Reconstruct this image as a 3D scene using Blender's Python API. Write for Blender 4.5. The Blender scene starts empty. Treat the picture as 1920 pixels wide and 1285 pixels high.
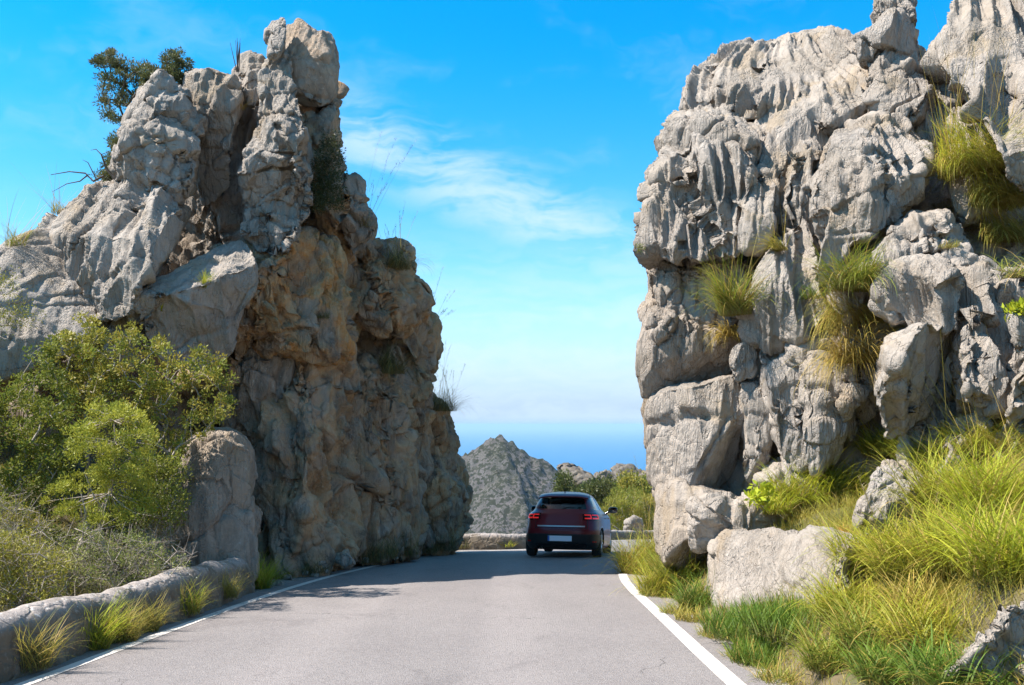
import bpy, bmesh, math
import numpy as np
from mathutils import Vector, Matrix

sc = bpy.context.scene
COL = sc.collection
RAD = math.radians
# ------------------------------------------------------------------ camera
F = 1700.0; CX, CY = 960.0, 642.5            # focal length in photo pixels
CAM = np.array([0.0, 0.0, 1.45])
PITCH = math.atan((797 - CY) / F)
cd = bpy.data.cameras.new("camera"); cam = bpy.data.objects.new("camera", cd); COL.objects.link(cam)
cam.location = CAM; cam.rotation_euler = (RAD(90) + PITCH, 0, 0)
cd.sensor_width = 36; cd.lens = 36 * F / 1920; cd.clip_start = 0.1; cd.clip_end = 200000
sc.camera = cam
# ------------------------------------------------------------------ light
SUN_EL, SUN_AZ = RAD(53), RAD(-100)          # azimuth from +Y (view direction), negative = left
sdir = Vector((math.sin(SUN_AZ) * math.cos(SUN_EL), math.cos(SUN_AZ) * math.cos(SUN_EL), math.sin(SUN_EL)))
sl = bpy.data.lights.new("sun", 'SUN'); sl.energy = 4.3; sl.angle = RAD(0.5); sl.color = (1.0, 0.93, 0.84)
so = bpy.data.objects.new("sun", sl); COL.objects.link(so); so.rotation_euler = sdir.to_track_quat('Z', 'Y').to_euler()
sc.view_settings.view_transform = 'Standard'; sc.view_settings.look = 'None'
sc.view_settings.exposure = 1.25; sc.view_settings.gamma = 1.0

# node helper ------------------------------------------------------
class NT:
    def __init__(s, tree): s.t = tree; s.t.nodes.clear()
    def n(s, typ, ins=None, **kw):
        nd = s.t.nodes.new(typ)
        for k, v in kw.items(): setattr(nd, k, v)
        if ins:
            for k, v in ins.items():
                if hasattr(v, 'is_linked') or hasattr(v, 'links'): s.t.links.new(v, nd.inputs[k])
                else: nd.inputs[k].default_value = v
        return nd
    def math(s, op, a, b=0.0, c=0.0, clamp=False):
        return s.n('ShaderNodeMath', {0: a, 1: b, 2: c}, operation=op, use_clamp=clamp).outputs[0]
    def mix(s, f, a, b, blend='MIX'):
        nd = s.n('ShaderNodeMix', {0: f, 6: a, 7: b}, data_type='RGBA', blend_type=blend, clamp_factor=True); return nd.outputs[2]
    def ramp(s, f, stops, interp='LINEAR'):
        nd = s.n('ShaderNodeValToRGB', {0: f}); cr = nd.color_ramp; cr.interpolation = interp
        while len(cr.elements) < len(stops): cr.elements.new(0.5)
        for e, (p, c) in zip(cr.elements, stops):
            e.position = p; e.color = c if len(c) == 4 else (*c, 1)
        return nd.outputs[0]
    def step(s, v, a, b):
        return s.n('ShaderNodeMapRange', {0: v, 1: a, 2: b, 3: 0.0, 4: 1.0}, interpolation_type='SMOOTHSTEP').outputs[0]
    def noise(s, vec, scale, detail=4, rough=0.55, dist=0.0):
        return s.n('ShaderNodeTexNoise', {'Vector': vec, 'Scale': scale, 'Detail': detail, 'Roughness': rough, 'Distortion': dist}).outputs[0]
    def mapping(s, vec, scale=(1, 1, 1), loc=(0, 0, 0), rot=(0, 0, 0)):
        return s.n('ShaderNodeMapping', {0: vec, 1: loc, 2: rot, 3: scale}).outputs[0]
def rgb(r, g, b): return (r, g, b, 1.0)

# ------------------------------------------------------------------ world
w = bpy.data.worlds.new("World"); sc.world = w; w.use_nodes = True
T = NT(w.node_tree)
sky = T.n('ShaderNodeTexSky', sky_type='NISHITA', sun_disc=False, sun_elevation=SUN_EL, sun_rotation=SUN_AZ,
          altitude=400, air_density=1.0, dust_density=0.6, ozone_density=2.2)
d_ = T.n('ShaderNodeTexCoord').outputs['Generated']
sx = T.n('ShaderNodeSeparateXYZ', {0: d_})
X_, Y_, Z_ = sx.outputs
hor = T.math('SQRT', T.math('ADD', T.math('MULTIPLY', X_, X_), T.math('MULTIPLY', Y_, Y_)))
el = T.math('MULTIPLY', T.math('ARCTAN2', Z_, hor), 57.2958)
az = T.math('MULTIPLY', T.math('ARCTAN2', X_, Y_), 57.2958)
hsv = T.n('ShaderNodeHueSaturation', {'Hue': 0.487, 'Saturation': 1.34, 'Value': 1.0, 'Color': sky.outputs[0]})
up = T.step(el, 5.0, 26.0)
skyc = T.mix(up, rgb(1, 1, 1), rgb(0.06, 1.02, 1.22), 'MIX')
skyc = T.mix(T.step(el, 32.0, 55.0), skyc, rgb(1.7, 1.08, 0.78))  # unseen overhead sky made warmer, added to take blue out of the shade
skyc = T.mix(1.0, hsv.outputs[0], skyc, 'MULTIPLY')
# cloud: soft streaks high up and a pale bank over the sea
aev = T.n('ShaderNodeCombineXYZ', {0: az, 1: el, 2: 0.0}).outputs[0]
wv = T.n('ShaderNodeTexNoise', {'Vector': aev, 'Scale': 0.16, 'Detail': 3.0}).outputs[1]
wv = T.n('ShaderNodeVectorMath', {0: wv, 1: (0.5, 0.5, 0.5)}, operation='SUBTRACT').outputs[0]
wv = T.n('ShaderNodeVectorMath', {0: wv, 3: 3.0}, operation='SCALE').outputs[0]
wv = T.n('ShaderNodeVectorMath', {0: wv, 1: aev}, operation='ADD').outputs[0]
rv = T.mapping(wv, (0.10, 0.55, 1), rot=(0, 0, RAD(20)))
cn = T.noise(rv, 1.0, 5, 0.55, 0.0)
line = T.math('SUBTRACT', el, T.math('MULTIPLY_ADD', az, -0.40, 14.0))
lw = T.math('ABSOLUTE', line)
band = T.math('SUBTRACT', 1.0, T.step(lw, 0.2, 4.2))
side = T.math('MULTIPLY', T.step(az, -19.0, -9.0), T.math('SUBTRACT', 1.0, T.step(az, 2.0, 15.0)))
c1 = T.math('MULTIPLY', T.math('MULTIPLY', band, side), T.step(cn, 0.34, 0.66))
cn2 = T.noise(T.mapping(wv, (0.05, 0.45, 1), loc=(5, 2, 0)), 1.3, 6, 0.6, 0.2)
low = T.math('SUBTRACT', 1.0, T.step(el, 5.0, 15.0))
c2 = T.math('MULTIPLY', low, T.math('MULTIPLY_ADD', T.step(cn2, 0.35, 0.65), 0.36, 0.06))
cn3 = T.noise(T.mapping(wv, (0.06, 0.22, 1), loc=(1, 9, 0), rot=(0, 0, RAD(14))), 1.0, 5, 0.55, 0.2)
c3 = T.math('MULTIPLY', T.step(cn3, 0.5, 0.85), 0.22)
cm = T.math('MAXIMUM', T.math('MAXIMUM', T.math('MULTIPLY', c1, 0.66), c2), c3, clamp=True)
above = T.step(el, -0.2, 0.6)
cm = T.math('MULTIPLY', cm, above)
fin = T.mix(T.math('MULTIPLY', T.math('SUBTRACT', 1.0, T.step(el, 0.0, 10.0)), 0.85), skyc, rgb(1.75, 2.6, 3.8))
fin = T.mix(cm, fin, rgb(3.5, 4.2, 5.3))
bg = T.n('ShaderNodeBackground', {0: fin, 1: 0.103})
T.t.links.new(bg.outputs[0], T.n('ShaderNodeOutputWorld').inputs[0])

# ------------------------------------------------------------------ projection helpers
cp, sp = math.cos(PITCH), math.sin(PITCH)
def P(px, py, d):
    """points at forward distance d (metres) on the rays of photo pixels (px,py)"""
    px = np.asarray(px, float); py = np.asarray(py, float); d = np.asarray(d, float)
    x = (px - CX) / F; y = -(py - CY) / F
    dy = cp - y * sp; dz = sp + y * cp
    s = d / dy
    return np.stack([CAM[0] + s * x, CAM[1] + s * dy, CAM[2] + s * dz], -1)
def road_z(Y):
    Y = np.asarray(Y, float)
    return -0.0719 * Y - 0.03 * np.maximum(Y - 20, 0) - 0.0006 * np.maximum(Y - 30, 0) ** 2
def G(px, py):
    """ground hit on the road plane"""
    lo, hi = 2.0, 60.0
    for _ in range(50):
        m = (lo + hi) / 2
        if P(px, py, m)[2] > road_z(m): lo = m
        else: hi = m
    return P(px, py, lo)

# ------------------------------------------------------------------ numpy noise
def _h(ix, iy, iz, s):
    h = (ix.astype(np.int64) * 374761393 + iy.astype(np.int64) * 668265263 + iz.astype(np.int64) * 2147483647 + s * 974634777) & 0xFFFFFFFF
    h = ((h ^ (h >> 13)) * 1274126177) & 0xFFFFFFFF
    h = ((h ^ (h >> 15)) * 2246822519) & 0xFFFFFFFF
    return (h ^ (h >> 14)) & 0xFFFFFFFF
def vnoise(p, seed=0):
    i = np.floor(p); f = p - i; u = f * f * f * (f * (f * 6 - 15) + 10); i = i.astype(np.int64); r = 0
    for dx in (0, 1):
        wx = u[:, 0] if dx else 1 - u[:, 0]
        for dy in (0, 1):
            wy = u[:, 1] if dy else 1 - u[:, 1]
            for dz in (0, 1):
                wz = u[:, 2] if dz else 1 - u[:, 2]
                h = _h(i[:, 0] + dx, i[:, 1] + dy, i[:, 2] + dz, seed)
                g = (h & 1023) / 511.5 - 1; g2 = ((h >> 10) & 1023) / 511.5 - 1; g3 = ((h >> 20) & 1023) / 511.5 - 1
                r = r + wx * wy * wz * (g * (f[:, 0] - dx) + g2 * (f[:, 1] - dy) + g3 * (f[:, 2] - dz))
    return r * 1.3
def fbm(p, o=4, seed=0, rough=0.5):
    a = 1; r = 0; t = 0
    for k in range(o):
        r = r + a * vnoise(p * (2.03 ** k) + k * 17.3, seed + k); t += a; a *= rough
    return r / t * 1.6
def voro(p, seed=0):
    i = np.floor(p).astype(np.int64); n = len(p)
    f1 = np.full(n, 9.0); f2 = np.full(n, 9.0); idh = np.zeros(n, np.int64); vec = np.zeros((n, 3))
    for dx in (-1, 0, 1):
        for dy in (-1, 0, 1):
            for dz in (-1, 0, 1):
                c = i + (dx, dy, dz); h = _h(c[:, 0], c[:, 1], c[:, 2], seed)
                q = c + np.stack([(h & 1023), ((h >> 10) & 1023), ((h >> 20) & 1023)], 1) / 1023.0 * 0.9 + 0.05
                v = p - q; dd = np.sqrt((v * v).sum(1)); m = dd < f1
                f2 = np.where(m, f1, np.minimum(f2, dd)); f1 = np.where(m, dd, f1)
                idh = np.where(m, h, idh); vec[m] = v[m]
    return f1, f2, idh, vec
def sstep(x, a, b):
    t = np.clip((x - a) / (b - a), 0, 1); return t * t * (3 - 2 * t)

# ------------------------------------------------------------------ object helpers
def mesh(name, V, Fc, mat=None, parent=None, smooth=True, cols=None, mats=None):
    me = bpy.data.meshes.new(name)
    V = np.asarray(V, np.float32); 
    Fa = np.asarray(Fc, np.int32)
    me.vertices.add(len(V)); me.vertices.foreach_set('co', V.ravel())
    k = Fa.shape[1]; keep = np.ones(Fa.shape, bool)
    if k == 4: keep[:, 3] = Fa[:, 3] != Fa[:, 2]
    li = Fa[keep]; cnt = keep.sum(1)
    me.loops.add(len(li)); me.loops.foreach_set('vertex_index', li)
    me.polygons.add(len(Fa)); me.polygons.foreach_set('loop_start', np.r_[0, np.cumsum(cnt)[:-1]].astype(np.int32))
    me.update(calc_edges=True)
    me.polygons.foreach_set('use_smooth', np.full(len(Fa), smooth))
    if cols is not None:
        a = me.color_attributes.new('col', 'FLOAT_COLOR', 'POINT')
        c = np.ones((len(V), 4), np.float32); c[:, :cols.shape[1]] = cols; a.data.foreach_set('color', c.ravel())
    if mat: me.materials.append(mat)
    me.update()
    return link(name, me, parent)
def link(name, me, parent=None):
    o = bpy.data.objects.new(name, me); COL.objects.link(o)
    if parent is not None:
        o.parent = parent
        if not parent.get('_local'): o.matrix_parent_inverse = Matrix.Translation(-Vector(parent.location))
    return o
def empty(name, loc=(0, 0, 0)):
    o = bpy.data.objects.new(name, None); COL.objects.link(o); o.location = loc; o.empty_display_size = 0.2
    return o
def tag(o, label=None, cat=None, group=None, kind=None):
    if label: o['label'] = label
    if cat: o['category'] = cat
    if group: o['group'] = group
    if kind: o['kind'] = kind
    return o
def grid_faces(nu, nv, wrap=False):
    u = np.arange(nu - 1 + (1 if wrap else 0)); v = np.arange(nv - 1)
    U, Vv = np.meshgrid(u, v, indexing='ij'); U2 = (U + 1) % nu
    return np.stack([U * nv + Vv, U2 * nv + Vv, U2 * nv + Vv + 1, U * nv + Vv + 1], -1).reshape(-1, 4)
class MB:
    """collect simple shapes, then build ONE mesh (quads as quads, tris doubled)"""
    def __init__(s): s.v = []; s.f = []; s.n = 0; s.c = []
    def add(s, V, Fc, col=None):
        V = np.asarray(V, float); Fc = np.asarray(Fc)
        if Fc.shape[1] == 3: Fc = np.concatenate([Fc, Fc[:, 2:3]], 1)
        s.v.append(V); s.f.append(Fc + s.n); s.n += len(V)
        if col is not None: s.c.append(np.broadcast_to(np.asarray(col, float), (len(V), 3)))
    def box(s, c, h, rz=0, bev=0):
        x, y, z = h; co = []
        for i in (-1, 1):
            for j in (-1, 1):
                for k in (-1, 1): co.append((i * x, j * y, k * z))
        co = np.array(co); ca, sa = math.cos(rz), math.sin(rz)
        co = np.stack([co[:, 0] * ca - co[:, 1] * sa, co[:, 0] * sa + co[:, 1] * ca, co[:, 2]], 1) + np.array(c)
        s.add(co, [(0, 1, 3, 2), (4, 6, 7, 5), (0, 4, 5, 1), (2, 3, 7, 6), (0, 2, 6, 4), (1, 5, 7, 3)])
    def tube(s, pts, rad, n=6, col=None):
        pts = np.asarray(pts, float); m = len(pts); rad = np.broadcast_to(rad, (m,))
        t = np.gradient(pts, axis=0); t /= np.linalg.norm(t, axis=1, keepdims=True) + 1e-9
        ref = np.array([0.3, 0.2, 1.0]) if abs(t[0][2]) < 0.8 else np.array([1.0, 0.2, 0.1])
        a = np.cross(t, ref); a /= np.linalg.norm(a, axis=1, keepdims=True) + 1e-9; b = np.cross(t, a)
        th = np.linspace(0, 2 * math.pi, n, endpoint=False)
        V = pts[:, None] + rad[:, None, None] * (np.cos(th)[None, :, None] * a[:, None] + np.sin(th)[None, :, None] * b[:, None])
        fs = []
        for i in range(m - 1):
            for j in range(n): fs.append((i * n + j, i * n + (j + 1) % n, (i + 1) * n + (j + 1) % n, (i + 1) * n + j))
        s.add(V.reshape(-1, 3), fs, col)
    def build(s, name, mat, parent=None, smooth=False):
        V = np.concatenate(s.v); Fc = np.concatenate(s.f)
        o = mesh(name, V, Fc, mat, parent, smooth, np.concatenate(s.c) if s.c else None)
        return o

# ------------------------------------------------------------------ materials
def new_mat(name):
    m = bpy.data.materials.new(name); m.use_nodes = True; return m, NT(m.node_tree)
def finish(T, shader): T.t.links.new(shader, T.n('ShaderNodeOutputMaterial').inputs[0])
def geo(T): return T.n('ShaderNodeNewGeometry').outputs['Position']

def rock_material(name, base=(0.405, 0.358, 0.315), dark=(0.235, 0.210, 0.185), ochre=0.0, ochc=(0.52, 0.26, 0.09), streak=0.5, bump=1.0, lich=0.4):
    m, T = new_mat(name); p = geo(T)
    n1 = T.noise(p, 0.9, 5, 0.6); n2 = T.noise(p, 6.0, 6, 0.65)
    ps = T.mapping(p, (4.0, 4.0, 0.35)); n3 = T.noise(ps, 1.6, 5, 0.6, 0.6)
    c = T.mix(T.step(n1, 0.35, 0.68), rgb(*base), rgb(base[0] * 0.86, base[1] * 0.83, base[2] * 0.78))
    c = T.mix(T.math('MULTIPLY', T.step(n2, 0.48, 0.75), 0.55), c, rgb(*dark))
    c = T.mix(T.math('MULTIPLY', T.step(n3, 0.5, 0.72), streak), c, rgb(dark[0] * 0.8, dark[1] * 0.82, dark[2] * 0.85))
    n4 = T.noise(p, 1.4, 4, 0.6, 0.8)
    wm = T.n('ShaderNodeAttribute', attribute_name='col').outputs[0]
    r_ = T.n('ShaderNodeSeparateColor', {0: wm}).outputs
    # warm tint / ochre where the block carries it (vertex weight r) broken by noise
    oc = T.math('MULTIPLY', r_[0], T.step(n4, 0.36, 0.60))
    c = T.mix(T.math('MULTIPLY', r_[1], T.math('MULTIPLY_ADD', T.step(n1, 0.3, 0.7), 0.5, 0.5)), c, rgb(0.36, 0.275, 0.20))
    c = T.mix(T.math('MULTIPLY', r_[1], T.math('MULTIPLY', T.step(T.noise(T.mapping(p, (1, 1, 0.5)), 2.2, 6, 0.7, 0.6), 0.46, 0.62), 0.75)), c, rgb(0.10, 0.085, 0.07))
    c = T.mix(T.math('MULTIPLY', r_[1], T.math('MULTIPLY', T.step(T.noise(T.mapping(p, (1, 1, 0.6), loc=(3, 1, 7)), 3.4, 5, 0.7, 0.6), 0.52, 0.66), 0.6)), c, rgb(0.34, 0.30, 0.255))
    n4b = T.noise(p, 5.0, 4, 0.6, 0.5)
    c = T.mix(oc, c, T.mix(T.step(n4b, 0.35, 0.65), rgb(*ochc), rgb(0.52, 0.37, 0.21)))
    li = T.noise(p, 14.0, 3, 0.7)
    c = T.mix(T.math('MULTIPLY', T.step(li, 0.62, 0.70), lich), c, rgb(0.52, 0.50, 0.46))
    ns = T.noise(T.mapping(p, (3.0, 3.0, 0.22), loc=(4, 4, 1)), 1.0, 5, 0.65, 0.4)
    c = T.mix(T.math('MULTIPLY', T.step(ns, 0.56, 0.72), 0.55), c, rgb(0.13, 0.12, 0.11))
    nt = T.noise(p, 1.1, 5, 0.6, 0.4)
    c = T.mix(T.math('MULTIPLY', T.step(nt, 0.55, 0.66), 0.5), c, rgb(0.38, 0.29, 0.19))
    sp_ = T.noise(p, 38.0, 3, 0.7)
    c = T.mix(T.math('MULTIPLY', T.step(sp_, 0.55, 0.72), 0.35), c, rgb(dark[0] * 0.6, dark[1] * 0.6, dark[2] * 0.6))
    # relief
    b1 = T.noise(T.mapping(p, (1, 1, 0.5)), 11.0, 8, 0.66, 0.3)
    fl = T.n('ShaderNodeTexNoise', {'Vector': T.mapping(p, (16, 16, 1.4)), 'Scale': 1.0, 'Detail': 4.0, 'Roughness': 0.55, 'Distortion': 0.3}).outputs[0]
    fl = T.math('ABSOLUTE', T.math('SUBTRACT', fl, 0.5))
    flm = T.step(T.noise(p, 0.8, 3), 0.35, 0.6)
    pw = T.n('ShaderNodeVectorMath', {0: p, 1: T.n('ShaderNodeVectorMath', {0: T.n('ShaderNodeTexNoise', {'Vector': p, 'Scale': 2.0, 'Detail': 5.0, 'Roughness': 0.6}).outputs[1], 3: 0.7}, operation='SCALE').outputs[0]}, operation='ADD').outputs[0]
    vo = T.n('ShaderNodeTexVoronoi', {'Vector': T.mapping(pw, (1, 1, 0.6)), 'Scale': 2.3}, feature='DISTANCE_TO_EDGE')
    crack = T.math('MULTIPLY', T.step(vo.outputs[0], 0.0, 0.035), 1.0)
    pt = T.noise(p, 42.0, 4, 0.7)
    hgt = T.math('ADD', T.math('MULTIPLY', b1, 0.42), T.math('MULTIPLY', crack, 0.18))
    hgt = T.math('SUBTRACT', hgt, T.math('MULTIPLY', T.math('MULTIPLY', fl, flm), 2.4))
    hgt = T.math('ADD', hgt, T.math('MULTIPLY', pt, 0.25))
    bp = T.n('ShaderNodeBump', {'Strength': 0.9, 'Distance': 0.085 * bump, 'Height': hgt})
    bs = T.n('ShaderNodeBsdfPrincipled', {'Base Color': c, 'Roughness': 0.92, 'Normal': bp.outputs[0]})
    bs.inputs['Specular IOR Level'].default_value = 0.15
    finish(T, bs.outputs[0]); return m
M = {}
M['rock'] = rock_material('limestone', streak=0.35)
M['rock_dark'] = rock_material('dark_crag', base=(0.20, 0.18, 0.16), dark=(0.09, 0.085, 0.07), lich=0.2)
M['rock_warm'] = rock_material('weathered_limestone', base=(0.335, 0.285, 0.235), dark=(0.17, 0.145, 0.115), streak=0.3, lich=0.25)

def leaf_mat(name, transl=0.35, rough=0.5):
    m, T = new_mat(name)
    c = T.n('ShaderNodeAttribute', attribute_name='col').outputs[0]
    bs = T.n('ShaderNodeBsdfPrincipled', {'Base Color': c, 'Roughness': rough}); bs.inputs['Specular IOR Level'].default_value = 0.3
    tr = T.n('ShaderNodeBsdfTranslucent', {0: c})
    mx = T.n('ShaderNodeMixShader', {0: transl, 1: bs.outputs[0], 2: tr.outputs[0]})
    finish(T, mx.outputs[0]); return m
M['leaf'] = leaf_mat('leaf'); M['grass'] = leaf_mat('grass_blade', 0.4, 0.55)
def flat(name, col, rough=0.6, metal=0.0, spec=0.5, coat=0.0, emis=None):
    m, T = new_mat(name)
    bs = T.n('ShaderNodeBsdfPrincipled', {'Base Color': rgb(*col), 'Roughness': rough, 'Metallic': metal, 'Coat Weight': coat})
    bs.inputs['Specular IOR Level'].default_value = spec
    if emis: bs.inputs['Emission Color'].default_value = rgb(*emis[0]); bs.inputs['Emission Strength'].default_value = emis[1]
    finish(T, bs.outputs[0]); return m
def bark(name, a, b):
    m, T = new_mat(name); p = geo(T)
    n = T.noise(T.mapping(p, (30, 30, 8)), 1.0, 4)
    c = T.mix(T.step(n, 0.3, 0.7), rgb(*a), rgb(*b))
    bs = T.n('ShaderNodeBsdfPrincipled', {'Base Color': c, 'Roughness': 0.9}); finish(T, bs.outputs[0]); return m
M['bark'] = bark('pale_bark', (0.42, 0.37, 0.31), (0.22, 0.18, 0.15)); M['bark_dark'] = bark('dark_bark', (0.12, 0.09, 0.07), (0.05, 0.04, 0.03))
M['straw'] = bark('dry_stalk', (0.50, 0.39, 0.20), (0.33, 0.24, 0.12))

def mk_asphalt():
    m, T = new_mat('asphalt'); p = geo(T)
    n = T.noise(p, 0.35, 4, 0.6); n2 = T.noise(p, 90, 3, 0.75); n3 = T.noise(T.mapping(p, (1.6, 0.35, 1)), 1.0, 4)
    c = T.mix(T.step(n, 0.3, 0.7), rgb(0.215, 0.195, 0.191), rgb(0.250, 0.227, 0.222))
    c = T.mix(T.math('MULTIPLY', T.step(n3, 0.45, 0.75), 0.35), c, rgb(0.185, 0.165, 0.165))
    lane = T.n('ShaderNodeSeparateXYZ', {0: p}).outputs[0]
    wp_ = T.math('ABSOLUTE', T.math('SUBTRACT', T.math('ABSOLUTE', T.math('ADD', lane, 0.95)), 0.95))
    c = T.mix(T.math('MULTIPLY', T.math('SUBTRACT', 1.0, T.step(wp_, 0.1, 0.5)), 0.22), c, rgb(0.36, 0.32, 0.31))
    st = T.noise(T.mapping(p, (0.9, 0.5, 1), loc=(2, 5, 0)), 1.3, 6, 0.65, 0.8)
    c = T.mix(T.math('MULTIPLY', T.step(st, 0.55, 0.68), 0.45), c, rgb(0.15, 0.135, 0.135))
    v = T.n('ShaderNodeTexVoronoi', {'Vector': p, 'Scale': 70.0}); vc = T.n('ShaderNodeSeparateColor', {0: v.outputs['Color']}).outputs[0]
    c = T.mix(T.math('MULTIPLY', T.step(vc, 0.6, 1.0), 0.3), c, rgb(0.38, 0.345, 0.33))
    c = T.mix(T.math('MULTIPLY', T.step(vc, 0.35, 0.0), 0.4), c, rgb(0.10, 0.092, 0.092))
    ck = T.n('ShaderNodeTexVoronoi', {'Vector': T.mapping(T.n('ShaderNodeVectorMath', {0: p, 1: T.n('ShaderNodeTexNoise', {'Vector': p, 'Scale': 1.2, 'Detail': 5.0}).outputs[1]}, operation='ADD').outputs[0], (0.5, 0.5, 1)), 'Scale': 1.0}, feature='DISTANCE_TO_EDGE').outputs[0]
    ckm = T.math('MULTIPLY', T.math('SUBTRACT', 1.0, T.step(ck, 0.0, 0.006)), T.step(n, 0.52, 0.62))
    c = T.mix(T.math('MULTIPLY', ckm, 0.7), c, rgb(0.06, 0.055, 0.055))
    bp = T.n('ShaderNodeBump', {'Strength': 0.6, 'Distance': 0.012, 'Height': T.math('ADD', T.math('MULTIPLY', v.outputs[0], 1.0), n2)})
    bs = T.n('ShaderNodeBsdfPrincipled', {'Base Color': c, 'Roughness': 0.88, 'Normal': bp.outputs[0]}); bs.inputs['Specular IOR Level'].default_value = 0.25
    finish(T, bs.outputs[0]); return m
M['asphalt'] = mk_asphalt()
def mk_paint():
    m, T = new_mat('road_paint'); p = geo(T)
    n = T.noise(p, 22, 5, 0.7); n1 = T.noise(p, 1.8, 3)
    wear = T.math('ADD', T.math('MULTIPLY', n, 0.7), T.math('MULTIPLY', n1, 0.3))
    c = T.mix(T.step(wear, 0.54, 0.60), rgb(0.62, 0.58, 0.54), rgb(0.30, 0.27, 0.255))
    bs = T.n('ShaderNodeBsdfPrincipled', {'Base Color': c, 'Roughness': 0.75}); finish(T, bs.outputs[0]); return m
M['paint'] = mk_paint()
def mk_gravel():
    m, T = new_mat('gravel_verge'); p = geo(T)
    v = T.n('ShaderNodeTexVoronoi', {'Vector': p, 'Scale': 45.0}); vc = T.n('ShaderNodeSeparateColor', {0: v.outputs['Color']}).outputs[0]
    c = T.mix(vc, rgb(0.17, 0.15, 0.14), rgb(0.40, 0.36, 0.33))
    n = T.noise(p, 1.5, 4); c = T.mix(T.math('MULTIPLY', T.step(n, 0.45, 0.7), 0.6), c, rgb(0.21, 0.17, 0.10))
    bp = T.n('ShaderNodeBump', {'Strength': 0.9, 'Distance': 0.02, 'Height': v.outputs[0]})
    bs = T.n('ShaderNodeBsdfPrincipled', {'Base Color': c, 'Roughness': 0.95, 'Normal': bp.outputs[0]}); finish(T, bs.outputs[0]); return m
M['gravel'] = mk_gravel()
def mk_soil():
    m, T = new_mat('soil'); p = geo(T)
    n = T.noise(p, 3.0, 6, 0.65); n2 = T.noise(p, 0.7, 3)
    c = T.mix(n, rgb(0.10, 0.075, 0.04), rgb(0.24, 0.19, 0.11)); c = T.mix(T.step(n2, 0.4, 0.65), c, rgb(0.11, 0.12, 0.04))
    bp = T.n('ShaderNodeBump', {'Strength': 1.0, 'Distance': 0.08, 'Height': T.noise(p, 9.0, 6, 0.7)})
    bs = T.n('ShaderNodeBsdfPrincipled', {'Base Color': c, 'Roughness': 1.0, 'Normal': bp.outputs[0]}); finish(T, bs.outputs[0]); return m
M['soil'] = mk_soil()
def mk_wall():
    m, T = new_mat('rubble_wall'); p = geo(T)
    pw = T.n('ShaderNodeVectorMath', {0: p, 1: T.n('ShaderNodeVectorMath', {0: T.n('ShaderNodeTexNoise', {'Vector': p, 'Scale': 6.0, 'Detail': 3.0}).outputs[1], 3: 0.12}, operation='SCALE').outputs[0]}, operation='ADD').outputs[0]
    v = T.n('ShaderNodeTexVoronoi', {'Vector': pw, 'Scale': 4.5}); ve = T.n('ShaderNodeTexVoronoi', {'Vector': pw, 'Scale': 4.5}, feature='DISTANCE_TO_EDGE').outputs[0]
    vc = T.n('ShaderNodeSeparateColor', {0: v.outputs['Color']}).outputs[0]
    c = T.mix(vc, rgb(0.135, 0.105, 0.075), rgb(0.21, 0.17, 0.125))
    c = T.mix(T.math('MULTIPLY', T.math('SUBTRACT', 1.0, T.step(ve, 0.0, 0.09)), 0.5), c, rgb(0.16, 0.13, 0.10))
    n = T.noise(p, 5, 6, 0.65); c = T.mix(T.math('MULTIPLY', T.step(n, 0.45, 0.7), 0.6), c, rgb(0.12, 0.10, 0.075))
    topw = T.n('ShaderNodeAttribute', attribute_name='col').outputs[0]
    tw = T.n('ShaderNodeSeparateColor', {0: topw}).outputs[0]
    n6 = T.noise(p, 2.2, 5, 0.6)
    c = T.mix(T.math('MULTIPLY', tw, T.step(n6, 0.25, 0.55)), c, rgb(0.34, 0.295, 0.27))  # sunlit crest put into the colour, paler than the shaded faces
    li = T.noise(p, 24, 3, 0.6)
    c = T.mix(T.math('MULTIPLY', T.step(li, 0.60, 0.66), T.math('MULTIPLY_ADD', tw, 0.75, 0.1)), c, rgb(0.60, 0.58, 0.55))
    h = T.math('ADD', T.math('MULTIPLY', T.step(ve, 0.0, 0.12), 0.45), T.noise(p, 12, 7, 0.65))
    bp = T.n('ShaderNodeBump', {'Strength': 0.7, 'Distance': 0.045, 'Height': h})
    bs = T.n('ShaderNodeBsdfPrincipled', {'Base Color': c, 'Roughness': 0.95, 'Normal': bp.outputs[0]}); finish(T, bs.outputs[0]); return m
M['wall'] = mk_wall()
def mk_water():
    m, T = new_mat('sea_water'); p = geo(T)
    n = T.noise(T.mapping(p, (0.0006, 0.0001, 1)), 1.0, 4)
    c = T.mix(n, rgb(0.004, 0.112, 0.27), rgb(0.005, 0.125, 0.30))
    bp = T.n('ShaderNodeBump', {'Strength': 0.3, 'Distance': 0.5, 'Height': T.noise(p, 0.05, 3)})
    bs = T.n('ShaderNodeBsdfPrincipled', {'Base Color': c, 'Roughness': 0.6, 'Normal': bp.outputs[0]}); bs.inputs['Specular IOR Level'].default_value = 0.1
    finish(T, bs.outputs[0]); return m
M['water'] = mk_water()
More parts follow.
